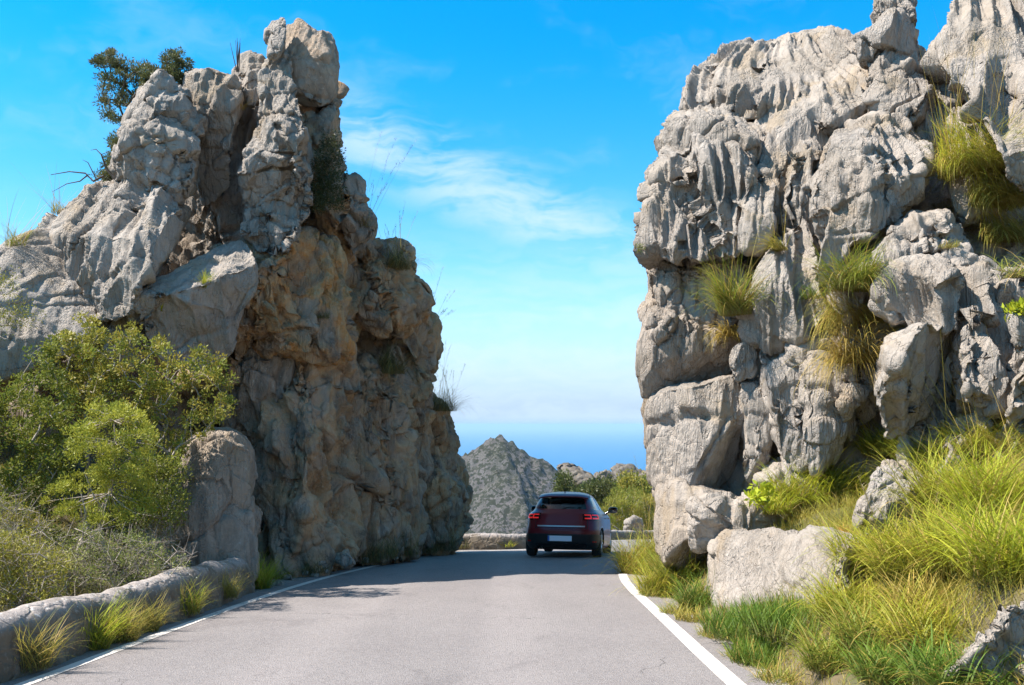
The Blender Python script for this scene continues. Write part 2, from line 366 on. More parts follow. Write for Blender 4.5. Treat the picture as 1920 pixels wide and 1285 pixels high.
def mk_hill():
    m, T = new_mat('scrub_hillside'); p = geo(T)
    v = T.n('ShaderNodeTexVoronoi', {'Vector': p, 'Scale': 0.55}); vc = T.n('ShaderNodeSeparateColor', {0: v.outputs['Color']}).outputs[0]
    n = T.noise(p, 0.035, 5, 0.6); n2 = T.noise(p, 0.85, 6, 0.8)
    c = T.mix(T.step(n, 0.45, 0.68), rgb(0.165, 0.152, 0.148), rgb(0.11, 0.11, 0.08))
    c = T.mix(T.math('MULTIPLY', T.step(n2, 0.48, 0.60), 0.85), c, rgb(0.25, 0.23, 0.215))
    c = T.mix(T.math('MULTIPLY', T.step(vc, 0.45, 0.62), 0.9), c, rgb(0.06, 0.066, 0.045))
    bp = T.n('ShaderNodeBump', {'Strength': 1.0, 'Distance': 2.5, 'Height': T.math('ADD', n2, T.math('MULTIPLY', vc, 0.5))})
    bs = T.n('ShaderNodeBsdfPrincipled', {'Base Color': c, 'Roughness': 1.0, 'Normal': bp.outputs[0]}); bs.inputs['Specular IOR Level'].default_value = 0.0
    finish(T, bs.outputs[0]); return m
M['hill'] = mk_hill()

# ------------------------------------------------------------------ road geometry
def poly(path, n):
    path = np.asarray(path, float); s = np.r_[0, np.cumsum(np.linalg.norm(np.diff(path, axis=0), axis=1))]
    # Catmull-like smooth resample
    t = np.linspace(0, s[-1], n)
    out = np.stack([np.interp(t, s, path[:, k]) for k in range(path.shape[1])], 1)
    k = max(1, n // 40); ker = np.ones(2 * k + 1) / (2 * k + 1)
    for c in range(out.shape[1]):
        e = np.r_[2 * out[0, c] - out[k:0:-1, c], out[:, c], 2 * out[-1, c] - out[-2:-k - 2:-1, c]]
        out[:, c] = np.convolve(e, ker, 'valid')
    return out
Lpx = [(50, 1283), (203, 1226), (305, 1192), (382, 1161), (470, 1128), (552, 1102), (590, 1089), (659, 1072), (754, 1052), (822, 1041), (880, 1034)]
LL = [(-3.75, -25), (-3.7, 0)] + [tuple(G(*q)[:2]) for q in Lpx] + [(0.3, 25.0), (1.55, 27.6), (2.75, 32.5), (4.1, 38), (5.9, 42), (10, 47), (18, 51)]
Rpx = [(1375, 1285), (1275, 1190), (1192, 1113), (1168, 1092)]
RR = [(1.66, -25), (1.68, 0)] + [tuple(G(*q)[:2]) for q in Rpx] + [(1.95, 16.5), (2.5, 20), (3.6, 24), (5.1, 28.5), (7.2, 33.5), (9.6, 37.5), (13, 41), (20, 45)]
NR = 260
LLp = poly(LL, NR); RRp = poly(RR, NR)
def normals2(p):
    t = np.gradient(p, axis=0); t /= np.linalg.norm(t, axis=1, keepdims=True); return np.stack([t[:, 1], -t[:, 0]], 1)  # to the right
Ln, Rn = normals2(LLp), normals2(RRp)
rs = np.random.RandomState(5)
def strip(name, A, B, nv, mat, dz, kind='structure', jitter=0):
    t = np.linspace(0, 1, nv)
    XY = A[:, None] * (1 - t)[None, :, None] + B[:, None] * t[None, :, None]
    Z = road_z(XY[..., 1]) + dz
    V = np.concatenate([XY, Z[..., None]], -1).reshape(-1, 3)
    o = mesh(name, V, grid_faces(len(A), nv)[:, ::-1], mat, None, True); o['kind'] = kind; return o
jl = 0.05 * vnoise(np.stack([LLp[:, 1] * 1.3, LLp[:, 0], LLp[:, 0] * 0], 1), 3); jr = 0.08 * vnoise(np.stack([RRp[:, 1] * 1.7, RRp[:, 0], RRp[:, 0] * 0], 1), 4)
tag(strip('road', LLp - Ln * (0.30 + jl[:, None]), RRp + Rn * (0.24 + jr[:, None]), 12, M['asphalt'], 0.012), 'pale grey asphalt mountain road curving right between the cliffs')
tag(strip('verge', LLp - Ln * 1.3, LLp, 6, M['gravel'], 0.004), 'gritty verge between left line and stone wall')
tag(strip('verge', RRp, RRp + Rn * 0.42, 6, M['gravel'], 0.004), 'gravel verge beyond the right line')
tag(strip('road_marking', LLp - Ln * 0.06, LLp + Ln * 0.06, 2, M['paint'], 0.016), 'white edge line on the left of the road')
tag(strip('road_marking', RRp - Rn * 0.075, RRp + Rn * 0.075, 2, M['paint'], 0.016), 'white edge line on the right of the road')

# ------------------------------------------------------------------ ground
def dist_lr(X, Y):
    xl = np.interp(Y, LLp[:, 1], LLp[:, 0]); xr = np.interp(Y, RRp[:, 1], RRp[:, 0])
    return xl - X, X - xr
def ground_z(X, Y):
    X = np.asarray(X, float); Y = np.asarray(Y, float)
    sl_, sr_ = dist_lr(X, Y)
    z = road_z(np.minimum(Y, 60))
    bank = 0.72 * np.maximum(sr_ - 0.42, 0) - 0.40 * np.maximum(sr_ - 1.9, 0)
    z = z + bank * (1 - sstep(Y, 16, 26)) + 0.25 * np.maximum(sr_ - 0.6, 0) * sstep(Y, 16, 26) * (Y < 60)
    left = np.minimum(0.55 * np.maximum(sl_ - 1.1, 0), 5)
    drop = sstep(Y, 21.5, 25.5)
    z = z + left * (1 - drop)
    # beyond the outer wall the land falls away
    dw = np.maximum(sl_ - 0.85, 0) * drop
    z = z - np.minimum(dw * 0.9, 40)
    far = np.maximum(Y - 52, 0); z = z - far * 0.55 - 0.0 * far
    P3 = np.stack([X * 0.8, Y * 0.8, X * 0], -1).reshape(-1, 3)
    nn = vnoise(P3, 9).reshape(X.shape) * 0.22 + vnoise(P3 * 3.1, 10).reshape(X.shape) * 0.07
    amt = np.clip(np.maximum(sr_ - 0.5, sl_ - 1.0), 0, 1)
    return z + nn * amt - 0.03 * (1 - amt)
gx = np.r_[np.linspace(-300, -30, 20), np.linspace(-28, -9, 30), np.linspace(-8.8, 12, 210), np.linspace(12.5, 30, 30), np.linspace(34, 300, 20)]
gy = np.r_[np.linspace(-60, -2, 25), np.linspace(-1, 52, 320), np.linspace(54, 560, 60)]
XX, YY = np.meshgrid(gx, gy, indexing='ij')
g = mesh('ground', np.stack([XX, YY, ground_z(XX, YY)], -1).reshape(-1, 3), grid_faces(len(gx), len(gy)), M['soil']); g['kind'] = 'structure'

SEA = -260.0
wv_ = np.array([-1, 1]) * 90000.0
wm_ = mesh('water', [(-60000, -3000, SEA), (60000, -3000, SEA), (60000, 110000, SEA), (-60000, 110000, SEA)], [(0, 1, 2, 3)], M['water'], None, False)
tag(wm_, 'calm blue sea out to the horizon', kind='structure')

# far hill (a real height field about 650 m away)
def far_hill():
    xs = np.linspace(-420, 420, 520); ys = np.linspace(430, 900, 260)
    A, B = np.meshgrid(xs, ys, indexing='ij')
    # ridge line: skyline heights at Y=650 read as a profile along X
    pxs = np.array([-400, 400, 700, 840, 870, 890, 905, 918, 935, 950, 965, 990, 1015, 1040, 1056, 1075, 1110, 1200, 1400])
    pys = np.array([1000, 930, 880, 860, 853, 843, 831, 824, 820, 823, 836, 852, 862, 876, 896, 922, 960, 1040, 1150])
    q = P(pxs, pys, 650.0)
    ridge = np.interp(A, q[:, 0], q[:, 2])
    front = np.maximum(650 - B, 0); back = np.maximum(B - 650, 0)
    z = ridge - front * 0.50 - back * 0.7
    p3 = np.stack([A, B, z * 0], -1).reshape(-1, 3)
    gul = np.abs(vnoise(p3 * np.array([0.022, 0.008, 1]), 21)).reshape(A.shape) * 22 * np.clip(front / 60, 0, 1)
    z = z - gul + fbm(p3 * 0.05, 3, 23).reshape(A.shape) * 3.8 * np.clip(front / 25 + 0.15, 0, 1) + fbm(p3 * 0.18, 3, 25).reshape(A.shape) * 3.8
    f1, f2, idh, _ = voro(p3 * 0.30, 5)
    z = z + (np.maximum(0, 0.55 - f1) * 4.0 * ((idh & 7) < 4)).reshape(A.shape)
    o = mesh('hill', np.stack([A, B, z], -1).reshape(-1, 3), grid_faces(len(xs), len(ys)), M['hill'])
    tag(o, 'grey rocky scrub covered hill with a pointed summit before the sea', kind='structure')
far_hill()

# ------------------------------------------------------------------ rocks
def remesh(V, Fc, vox):
    me = bpy.data.meshes.new('tmp'); me.from_pydata([tuple(v) for v in V], [], [tuple(f) for f in Fc]); me.update()
    o = bpy.data.objects.new('tmp', me); COL.objects.link(o)
    md = o.modifiers.new('r', 'REMESH'); md.mode = 'VOXEL'; md.voxel_size = vox; md.use_smooth_shade = True
    dg = bpy.context.evaluated_depsgraph_get(); ev = o.evaluated_get(dg); m2 = bpy.data.meshes.new_from_object(ev)
    bpy.data.objects.remove(o); bpy.data.meshes.remove(me); return m2
def pillow(out, d, t, tb=None, inflate=7.0, gx=0.0, gy=0.0, e=0.38, K=9, ctr=None):
    out = np.asarray(out, float)
    # densify
    pts = []
    for i in range(len(out)):
        a, b = out[i], out[(i + 1) % len(out)]; n = max(1, int(np.linalg.norm(b - a) // 12))
        for k in range(n): pts.append(a + (b - a) * k / n)
    pts = np.array(pts)
    for _ in range(2): pts = 0.5 * pts + 0.25 * (np.roll(pts, 1, 0) + np.roll(pts, -1, 0))
    c = (out.min(0) + out.max(0)) / 2 if ctr is None else np.array(ctr, float)
    # area centroid
    hs_ = (out.max(0) - out.min(0)) / 2; mid_ = (out.max(0) + out.min(0)) / 2
    pts = mid_ + (pts - mid_) * (1 + np.minimum(inflate / hs_, 0.2))
    x, y = out[:, 0], out[:, 1]; cr = x * np.roll(y, -1) - np.roll(x, -1) * y; A = cr.sum() / 2
    if ctr is None: c = np.array([((x + np.roll(x, -1)) * cr).sum(), ((y + np.roll(y, -1)) * cr).sum()]) / (6 * A)
    tb = t if tb is None else tb; n = len(pts); V = []; th = np.linspace(-math.pi / 2, math.pi / 2, 2 * K + 1)
    for a in th[1:-1]:
        r = abs(math.cos(a)) ** e; h = math.copysign(abs(math.sin(a)) ** e, a)
        q = c + (pts - c) * r
        D = d + gx * (q[:, 0] - c[0]) / 100 - gy * (q[:, 1] - c[1]) / 100 - (h * t if h > 0 else h * tb)
        V.append(P(q[:, 0], q[:, 1], D))
    V = np.concatenate(V); m = len(th) - 2
    pf = P(c[0], c[1], d - t); pb = P(c[0], c[1], d + tb)
    V = np.concatenate([V, [pb, pf]]); ib, if_ = len(V) - 2, len(V) - 1
    Fc = []
    for i in range(m - 1):
        for j in range(n):
            j2 = (j + 1) % n; Fc.append((i * n + j, i * n + j2, (i + 1) * n + j2, (i + 1) * n + j))
    for j in range(n):
        j2 = (j + 1) % n; Fc.append((j2, j, ib)); Fc.append(((m - 1) * n + j, (m - 1) * n + j2, if_))
    return V, Fc
def displace(me, s):
    n = len(me.vertices); co = np.empty(n * 3, np.float32); me.vertices.foreach_get('co', co); co = co.reshape(-1, 3).astype(float)
    sd = s.get('seed', 1); rs = np.random.RandomState(sd)
    # hew the block with planes so that it gets flat facets and edges
    lo, hi = co.min(0), co.max(0); c = (lo + hi) / 2; ext = (hi - lo) / 2; k = 0
    for _ in range(s.get('cuts', 22)):
        v = rs.normal(size=3) * (0.9, 1.0, 0.8); v[1] = -abs(v[1]) if rs.rand() < 0.75 else v[1]; v /= np.linalg.norm(v)
        pr = (co - c) @ v; h = np.percentile(pr, 99.9) - s.get('cut', 0.10) * (0.4 + rs.rand()) * np.linalg.norm(ext * v) * (1.3 if v[1] < -0.6 else 0.3)
        m = np.maximum(pr - h, 0); co = co - (m * 0.93)[:, None] * v
    # split by joints: shallow V grooves along a few random planes
    for _ in range(s.get('joints', 3)):
        v = rs.normal(size=3) * (1.0, 0.5, 0.25 if rs.rand() < 0.6 else 2.2); v /= np.linalg.norm(v)
        q = (co - c) @ v + 0.10 * vnoise(co * 1.3, sd + 90 + _) + 0.03 * vnoise(co * 5, sd + 95 + _)
        h = (rs.rand() - 0.5) * 1.2 * np.linalg.norm(ext * v); w_ = 0.02 + 0.04 * rs.rand()
        g = np.exp(-((q - h) / w_) ** 2) * (0.05 + 0.07 * rs.rand()) * min(1.0, ext.min() / 0.6) * np.clip(0.5 + 1.5 * vnoise(co * 0.9, sd + 60 + _), 0, 1)
        dirc = co - c; dirc /= np.linalg.norm(dirc, axis=1, keepdims=True) + 1e-6
        co = co - dirc * g[:, None] + (np.tanh((q - h) / 0.04) * 0.022)[:, None] * dirc
    me.vertices.foreach_set('co', co.astype(np.float32).ravel()); me.update()
    no = np.empty(n * 3, np.float32); me.vertex_normals.foreach_get('vector', no); no = no.reshape(-1, 3).astype(float)
    wp = co + 0.30 * np.stack([vnoise(co * 0.9, sd + 40), vnoise(co * 0.9, sd + 41), vnoise(co * 0.9, sd + 42)], 1)
    wl = co + 0.14 * np.stack([vnoise(co * 0.8, sd + 44), vnoise(co * 0.8, sd + 45), co[:, 0] * 0], 1)
    d = s['fbm'] * fbm(co * 0.6, 2, sd)
    wp2 = wp + 0.05 * np.stack([vnoise(co * 4, sd + 50), vnoise(co * 4, sd + 51), vnoise(co * 4, sd + 52)], 1)
    wp3 = wp2 @ SHEAR if s.get('shear') else wp2
    steep = 1 - np.abs(no[:, 2]) ** 3
    if s['flute']:
        L = s.get('fl', 2.3)
        if s.get('fan', 1):
            # channels run down and fan out from an axis behind the top of the block
            ax = c[0] + 0.35 * ext[0]; ay = c[1] + 0.9 * ext[1] + 0.5; Rr = 0.5 * (ext[0] + ext[1]) + 0.9
            ph = np.arctan2(wl[:, 0] - ax, -(wl[:, 1] - ay)) * Rr
            q = np.stack([ph * L, (wl[:, 2]) * 0.30, 0.25 * vnoise(co * 0.7, sd + 47)], 1)
            a = vnoise(q, sd + 2); b = vnoise(q * (2.3, 1.9, 1) + 5, sd + 3); c3 = vnoise(q * (5.3, 3.0, 1) + 9, sd + 4)
        else:
            wq = wp3 * np.array([L, L, L * 0.30]); a = vnoise(wq, sd + 2); b = vnoise(wq * 2.2 + 5, sd + 3); c3 = vnoise(wq * 4.8 + 9, sd + 4)
        hz = np.clip(0.6 + 1.3 * fbm(co * 0.7, 2, sd + 71), 0.15, 1.3)
        sh = lambda q_: 0.40 - (np.abs(q_) * 2.6 + 0.02) ** 0.75 * 0.75
        fl = sh(a) + 0.5 * sh(b) + 0.2 * sh(c3)
        d = d + s['flute'] * hz * fl * (0.35 + 0.65 * steep)
    if s['chunk']:
        cs = s.get('cs', 1.5); sc3 = np.array([cs, cs, cs * s.get('cz', 0.8)])
        for q, (mul, am) in enumerate(((1.0, 1.0), (2.3, 0.45), (5.5, 0.07))):
            f1, f2, idh, vec = voro(wp3 * sc3 * mul + 7 * q, sd + 5 + q)
            r1 = (idh & 255) / 127.5 - 1; r2 = ((idh >> 8) & 255) / 127.5 - 1; r3 = ((idh >> 16) & 255) / 127.5 - 1
            msk = np.clip(0.75 + 1.3 * vnoise(co * 0.8 + q * 3, sd + 80 + q), 0.25, 1.3)
            d = d + s['chunk'] * am * msk * (0.40 * r1 + 1.1 * (vec[:, 0] * r2 + vec[:, 2] * r3 + vec[:, 1] * r1))
            d = d - s['chunk'] * am * msk * 0.55 * (1 - sstep(f2 - f1, 0.0, 0.07))
    if s.get('strata'):
        zz = wp[:, 2] * s.get('sf', 5.0) + 0.8 * vnoise(co * 0.6, sd + 9)
        fz = zz - np.floor(zz); hs = ((_h(np.floor(zz).astype(np.int64), np.zeros(n, np.int64), np.zeros(n, np.int64), sd) & 255) / 127.5 - 1)
        d = d + s['strata'] * (0.5 * hs + 0.7 * (1 - (2 * np.clip(fz, 0, 1) - 1) ** 6) - 0.5) * steep
    fi = s.get('fine', 0.035)
    e1 = fbm(wp2 * np.array([4, 4, 2.2]), 4, sd + 12, 0.6)
    d = d + fi * 1.1 * (0.3 - np.abs(e1) * 1.6) * np.clip(0.5 + 1.6 * vnoise(co * 0.7, sd + 33), 0.1, 1.4) + fi * 0.3 * fbm(wp2 * np.array([9, 9, 4]), 3, sd + 14, 0.6)
    co = co + no * d[:, None]
    me.vertices.foreach_set('co', co.astype(np.float32).ravel())
    me.update()
    return co
SHEAR = np.array([[1.0, 0, 0.0], [0, 1.0, 0], [0.45, -0.2, 1.0]])
STY = {'flute': dict(fbm=0.04, fl=2.5, flute=0.50, chunk=0.04, cs=1.0, fine=0.022, cut=0.15, joints=5, cuts=26),
       'flute2': dict(fbm=0.04, fl=2.2, flute=0.36, chunk=0.09, cs=1.0, fine=0.026, cut=0.17, joints=7, cuts=28),
       'chunk': dict(fbm=0.05, flute=0.14, chunk=0.13, cs=1.1, fine=0.032, cut=0.19, joints=9, cuts=34),
       'face': dict(fbm=0.20, flute=0.42, fl=1.05, fan=0, chunk=0.22, cs=0.85, cz=0.45, fine=0.07, shear=1, cut=0.12, joints=9),
       'strata': dict(fbm=0.04, flute=0.20, fl=2.0, chunk=0.13, cs=1.2, cz=1.3, strata=0.02, sf=2.2, fine=0.03, cut=0.17, joints=8, cuts=30),
       'smooth': dict(fbm=0.05, flute=0.12, fl=1.8, chunk=0.05, cs=0.9, fine=0.03, cut=0.18, joints=5, cuts=28),
       'low': dict(fbm=0.06, flute=0.06, fl=2.0, chunk=0.06, cs=1.4, fine=0.028, cut=0.06, joints=2, cuts=20),
       'plain': dict(fbm=0.05, flute=0.10, fl=1.4, chunk=0.07, cs=0.8, fine=0.03, cut=0.16, joints=2, cuts=26),
       'crag': dict(fbm=0.5, flute=0.9, fl=0.55, fan=0, chunk=0.5, cs=0.5, fine=0.25, cut=0.1, joints=4),
       'small': dict(fbm=0.03, flute=0.03, fl=5, chunk=0.05, cs=2.2, fine=0.014, cut=0.22, joints=4, cuts=26)}
SEED = [10]
def block(name, out, d, t, style='flute', vox=0.03, parent=None, mat='rock', ochre=0.0, warm=0.0, **kw):
    SEED[0] += 7
    if style == 'face' and t < 1.3: kw.setdefault('inflate', -4.0)
    V, Fc = pillow(out, d, t, **kw)
    me = remesh(V, Fc, vox); s = dict(STY[style]); s['seed'] = SEED[0]
    co = displace(me, s); me.materials.append(M[mat])
    me.polygons.foreach_set('use_smooth', np.full(len(me.polygons), True))
    a = me.color_attributes.new('col', 'FLOAT_COLOR', 'POINT'); c = np.zeros((len(co), 4), np.float32); c[:, 3] = 1
    c[:, 0] = ochre; c[:, 1] = warm; a.data.foreach_set('color', c.ravel())
    me.name = name
    return link(name, me, parent)

#RIGHT
RC = empty('rock_cliff', tuple(P(1480, 1010, 12.5)))
tag(RC, 'tall pale fluted limestone cliff right of the road with grassy ledges', 'cliff')
def R(name, out, d, t, style='flute', **kw):
    kw.setdefault('gx', -0.55); kw.setdefault('gy', 0.25); kw.setdefault('vox', 0.028)
    return block(name, out, d, t, style, parent=RC, **kw)
R('rock_mass', [(1232, 960), (1232, 520), (1250, 340), (1300, 150), (1500, 90), (1610, 110), (1640, 140), (1700, 90), (1760, 110), (1990, -20), (1990, 1100), (1400, 1060)], 13.55, 1.3, 'chunk', tb=2.5, gx=-0.5, gy=0.35, vox=0.05, warm=0.5)
R('boulder', [(1280, 215), (1278, 175), (1290, 130), (1320, 105), (1370, 85), (1440, 72), (1500, 62), (1550, 50), (1590, 62), (1612, 100), (1625, 150), (1628, 200), (1600, 235), (1540, 245), (1480, 225), (1420, 215), (1360, 220), (1310, 222)], 15.2, 1.2, 'flute', gy=0.6)
R('boulder', [(1250, 260), (1258, 225), (1280, 208), (1340, 200), (1395, 205), (1425, 260), (1410, 330), (1380, 340), (1300, 340), (1262, 305), (1246, 282)], 14.4, 0.8, 'flute2')
R('boulder', [(1226, 440), (1222, 400), (1232, 350), (1246, 310), (1268, 280), (1300, 262), (1340, 232), (1372, 250), (1387, 330), (1392, 420), (1382, 470), (1340, 490), (1280, 487), (1240, 488), (1228, 470)], 13.9, 1.1, 'flute')
R('rib', [(1383, 340), (1395, 250), (1420, 238), (1432, 270), (1440, 360), (1436, 440), (1418, 475), (1395, 478), (1386, 430)], 13.6, 0.75, 'flute')
R('rib', [(1428, 330), (1432, 262), (1450, 240), (1470, 262), (1474, 330), (1468, 420), (1446, 462), (1432, 450)], 13.5, 0.7, 'flute')
R('boulder', [(1400, 225), (1430, 190), (1490, 185), (1560, 150), (1622, 175), (1630, 230), (1610, 270), (1570, 300), (1530, 335), (1490, 345), (1450, 275)], 14.4, 1.0, 'flute', gy=0.8)
R('rib', [(1476, 270), (1510, 245), (1538, 270), (1540, 340), (1525, 400), (1500, 440), (1474, 455), (1466, 400), (1478, 330)], 13.3, 0.7, 'flute')
R('boulder', [(1525, 400), (1530, 340), (1550, 280), (1590, 238), (1640, 209), (1690, 213), (1720, 250), (1738, 310), (1737, 370), (1722, 402), (1660, 427), (1600, 447), (1575, 482), (1548, 530), (1530, 500), (1518, 450)], 12.8, 1.05, 'flute2', gy=0.5, ctr=(1620, 350))
R('slab', [(1408, 640), (1413, 560), (1440, 490), (1480, 440), (1520, 396), (1545, 450), (1548, 540), (1535, 580), (1500, 650), (1460, 664), (1420, 658)], 12.9, 0.8, 'flute')
R('boulder', [(1216, 510), (1225, 482), (1280, 478), (1350, 480), (1400, 490), (1410, 560), (1380, 600), (1320, 640), (1260, 620), (1228, 570)], 14.2, 0.85, 'chunk', warm=0.25)
R('boulder', [(1204, 640), (1213, 590), (1240, 558), (1300, 610), (1360, 632), (1420, 645), (1440, 680), (1400, 716), (1320, 736), (1230, 748), (1210, 722), (1204, 680)], 13.7, 0.85, 'chunk', warm=0.4)
R('boulder', [(1211, 780), (1222, 738), (1330, 722), (1395, 712), (1425, 760), (1412, 850), (1390, 900), (1330, 930), (1240, 940), (1222, 900), (1216, 840)], 13.5, 1.0, 'smooth', e=0.45)
R('slab', [(1240, 960), (1240, 890), (1300, 905), (1380, 922), (1440, 962), (1505, 985), (1490, 1030), (1340, 1060), (1290, 1075), (1245, 1060)], 12.8, 0.6, 'smooth', warm=0.2)
R('rib', [(1396, 760), (1400, 712), (1420, 705), (1440, 725), (1446, 800), (1440, 870), (1415, 910), (1395, 880)], 12.8, 0.6, 'chunk')
R('rib', [(1437, 700), (1455, 674), (1500, 668), (1512, 720), (1510, 800), (1515, 880), (1480, 880), (1455, 850), (1443, 780)], 12.3, 0.65, 'plain')
R('rib', [(1505, 690), (1520, 668), (1565, 672), (1592, 690), (1594, 760), (1585, 820), (1560, 880), (1525, 890), (1510, 850), (1508, 760)], 12.0, 0.6, 'plain')
R('stone', [(1415, 655), (1440, 638), (1475, 640), (1480, 660), (1450, 680), (1420, 680)], 12.5, 0.35, 'small')
R('stone', [(1468, 660), (1490, 632), (1540, 628), (1585, 645), (1590, 675), (1540, 685), (1475, 682)], 12.2, 0.4, 'small')
R('stone', [(1372, 690), (1375, 655), (1400, 642), (1415, 655), (1412, 700), (1390, 712)], 12.9, 0.35, 'small')
R('boulder', [(1640, 500), (1650, 470), (1672, 430), (1720, 404), (1770, 394), (1820, 410), (1850, 448), (1870, 490), (1860, 500), (1800, 462), (1740, 460), (1695, 474), (1665, 545), (1645, 540)], 11.6, 0.7, 'flute2', ctr=(1730, 445))
R('boulder', [(1745, 490), (1765, 462), (1800, 458), (1850, 490), (1866, 520), (1840, 535), (1770, 520)], 11.2, 0.45, 'flute2')
R('boulder', [(1664, 570), (1664, 505), (1700, 488), (1755, 486), (1790, 510), (1835, 512), (1868, 540), (1868, 582), (1830, 603), (1770, 612), (1720, 617), (1680, 607)], 11.1, 0.6, 'flute')
R('boulder', [(1652, 710), (1665, 640), (1720, 618), (1790, 608), (1820, 640), (1810, 700), (1770, 740), (1740, 790), (1700, 830), (1662, 820), (1652, 760)], 10.7, 0.65, 'smooth')
R('boulder', [(1790, 640), (1810, 606), (1860, 588), (1912, 588), (1915, 650), (1902, 745), (1860, 770), (1810, 750), (1790, 710)], 10.3, 0.55, 'flute2')
R('rib', [(1898, 650), (1925, 590), (1990, 560), (2000, 820), (1910, 830), (1898, 740)], 10.0, 0.6, 'flute')
R('slab', [(1700, 800), (1740, 740), (1800, 730), (1880, 740), (1940, 760), (1940, 870), (1760, 880), (1700, 860)], 10.8, 0.6, 'chunk')
R('boulder', [(1545, 520), (1560, 470), (1590, 440), (1645, 422), (1662, 480), (1648, 580), (1600, 610), (1560, 580)], 12.2, 0.6, 'smooth')
R('boulder', [(1560, 680), (1590, 600), (1650, 560), (1680, 620), (1660, 760), (1640, 860), (1590, 860)], 11.9, 0.5, 'chunk', warm=0.4)
R('pinnacle', [(1618, 110), (1632, 30), (1646, -5), (1662, -30), (1700, -30), (1708, 8), (1720, 25), (1724, 100), (1705, 125), (1630, 125)], 14.2, 0.7, 'strata', vox=0.025)
R('pinnacle', [(1626, 230), (1634, 150), (1645, 100), (1695, 84), (1734, 108), (1742, 160), (1736, 205), (1706, 235), (1650, 240)], 13.7, 0.8, 'strata', vox=0.025, e=0.4, warm=0.15)
R('boulder', [(1560, 200), (1600, 130), (1626, 110), (1640, 160), (1650, 240), (1600, 250)], 14.5, 0.5, 'flute2')
R('rib', [(1706, 300), (1712, 210), (1740, 90), (1765, 80), (1778, 120), (1795, 240), (1780, 330), (1735, 330)], 13.8, 0.5, 'flute2')
R('boulder', [(1768, 90), (1785, 20), (1810, -60), (2010, -90), (2010, 330), (1920, 370), (1890, 300), (1870, 250), (1820, 180), (1776, 130)], 12.6, 1.0, 'flute', gy=0.5)
R('boulder', [(1780, 330), (1785, 200), (1830, 190), (1880, 260), (1900, 360), (1860, 420), (1800, 400)], 12.8, 0.6, 'flute2')
R('boulder', [(1862, 560), (1880, 520), (1930, 500), (1990, 500), (1990, 600), (1880, 600)], 10.6, 0.5, 'chunk')
R('slab', [(1720, 470), (1780, 380), (1860, 380), (1960, 330), (1980, 560), (1900, 600), (1820, 520)], 12.3, 0.6, 'chunk', warm=0.5)

R('boulder', [(1765, 800), (1840, 760), (1900, 780), (1905, 860), (1860, 920), (1780, 920)], 10.4, 0.6, 'flute2')
R('boulder', [(1880, 800), (1960, 760), (2010, 800), (2010, 940), (1890, 930)], 10.0, 0.6, 'chunk')
SEED[0] = 900
R('boulder', [(1425, 890), (1500, 860), (1600, 860), (1650, 900), (1640, 980), (1450, 985)], 12.2, 0.6, 'chunk')
SEED[0] = 283
#LEFT
LC = empty('rock_cliff', tuple(P(560, 1060, 17)))
tag(LC, 'jagged rock pinnacle left of the road with an orange stained shaded face', 'cliff')
def Lf(name, out, d, t, style='flute2', **kw):
    kw.setdefault('gx', 0.2); kw.setdefault('gy', 0.2); kw.setdefault('vox', 0.036)
    return block(name, out, d, t, style, parent=LC, **kw)
Lf('rock_mass', [(250, 1060), (230, 700), (300, 540), (360, 360), (400, 230), (470, 200), (540, 220), (600, 300), (630, 430), (720, 600), (760, 800), (800, 1040)], 19.2, 1.6, 'face', tb=3, gx=0.9, vox=0.06, warm=0.8)
Lf('rock_mass', [(300, 230), (350, 190), (440, 190), (500, 130), (600, 200), (640, 420), (560, 560), (380, 560), (310, 400)], 18.4, 0.9, 'face', tb=1, gx=0.5, vox=0.05, warm=0.3)
Lf('rock_mass', [(-260, 700), (-200, 560), (0, 500), (150, 420), (300, 380), (400, 420), (380, 600), (300, 760), (100, 900), (-260, 960)], 17.5, 1.3, 'face', tb=3, vox=0.06, warm=0.4)
Lf('slab', [(-260, 700), (-240, 600), (-80, 520), (0, 468), (60, 440), (100, 440), (180, 480), (240, 520), (220, 590), (120, 660), (0, 712), (-120, 740)], 14.4, 1.2, 'smooth', gy=0.6)
Lf('slab', [(40, 470), (90, 415), (130, 365), (200, 338), (260, 338), (325, 362), (345, 400), (318, 470), (255, 540), (190, 600), (110, 590)], 14.9, 1.2, 'flute2', gy=0.5)
Lf('slab', [(-200, 690), (0, 560), (120, 540), (230, 520), (215, 600), (110, 680), (0, 740), (-200, 800)], 14.2, 0.9, 'smooth')
Lf('pinnacle', [(226, 345), (222, 318), (240, 262), (260, 200), (272, 165), (295, 150), (325, 153), (338, 185), (366, 208), (377, 240), (372, 300), (352, 375), (300, 370)], 15.4, 1.0, 'strata', vox=0.03)
Lf('boulder', [(342, 175), (345, 150), (362, 128), (395, 133), (440, 148), (452, 190), (440, 235), (402, 312), (378, 400), (368, 330), (368, 240), (348, 200)], 16.6, 0.9, 'flute2')
Lf('boulder', [(425, 160), (445, 110), (480, 92), (494, 110), (492, 175), (465, 205), (435, 190)], 16.8, 0.7, 'chunk')
Lf('boulder', [(415, 400), (432, 260), (460, 200), (490, 190), (480, 300), (462, 420), (440, 440)], 17.3, 0.6, 'flute2')
Lf('rib', [(484, 250), (494, 160), (506, 98), (530, 90), (548, 150), (562, 230), (560, 330), (530, 400), (470, 400), (456, 350), (462, 300)], 15.9, 0.9, 'strata', vox=0.03)
Lf('rib', [(540, 260), (556, 200), (572, 260), (582, 330), (582, 385), (566, 420), (545, 430), (532, 400), (530, 330)], 15.9, 0.65, 'chunk')
Lf('stone', [(452, 400), (470, 370), (525, 350), (555, 400), (550, 455), (500, 470), (455, 445)], 15.5, 0.6, 'chunk')
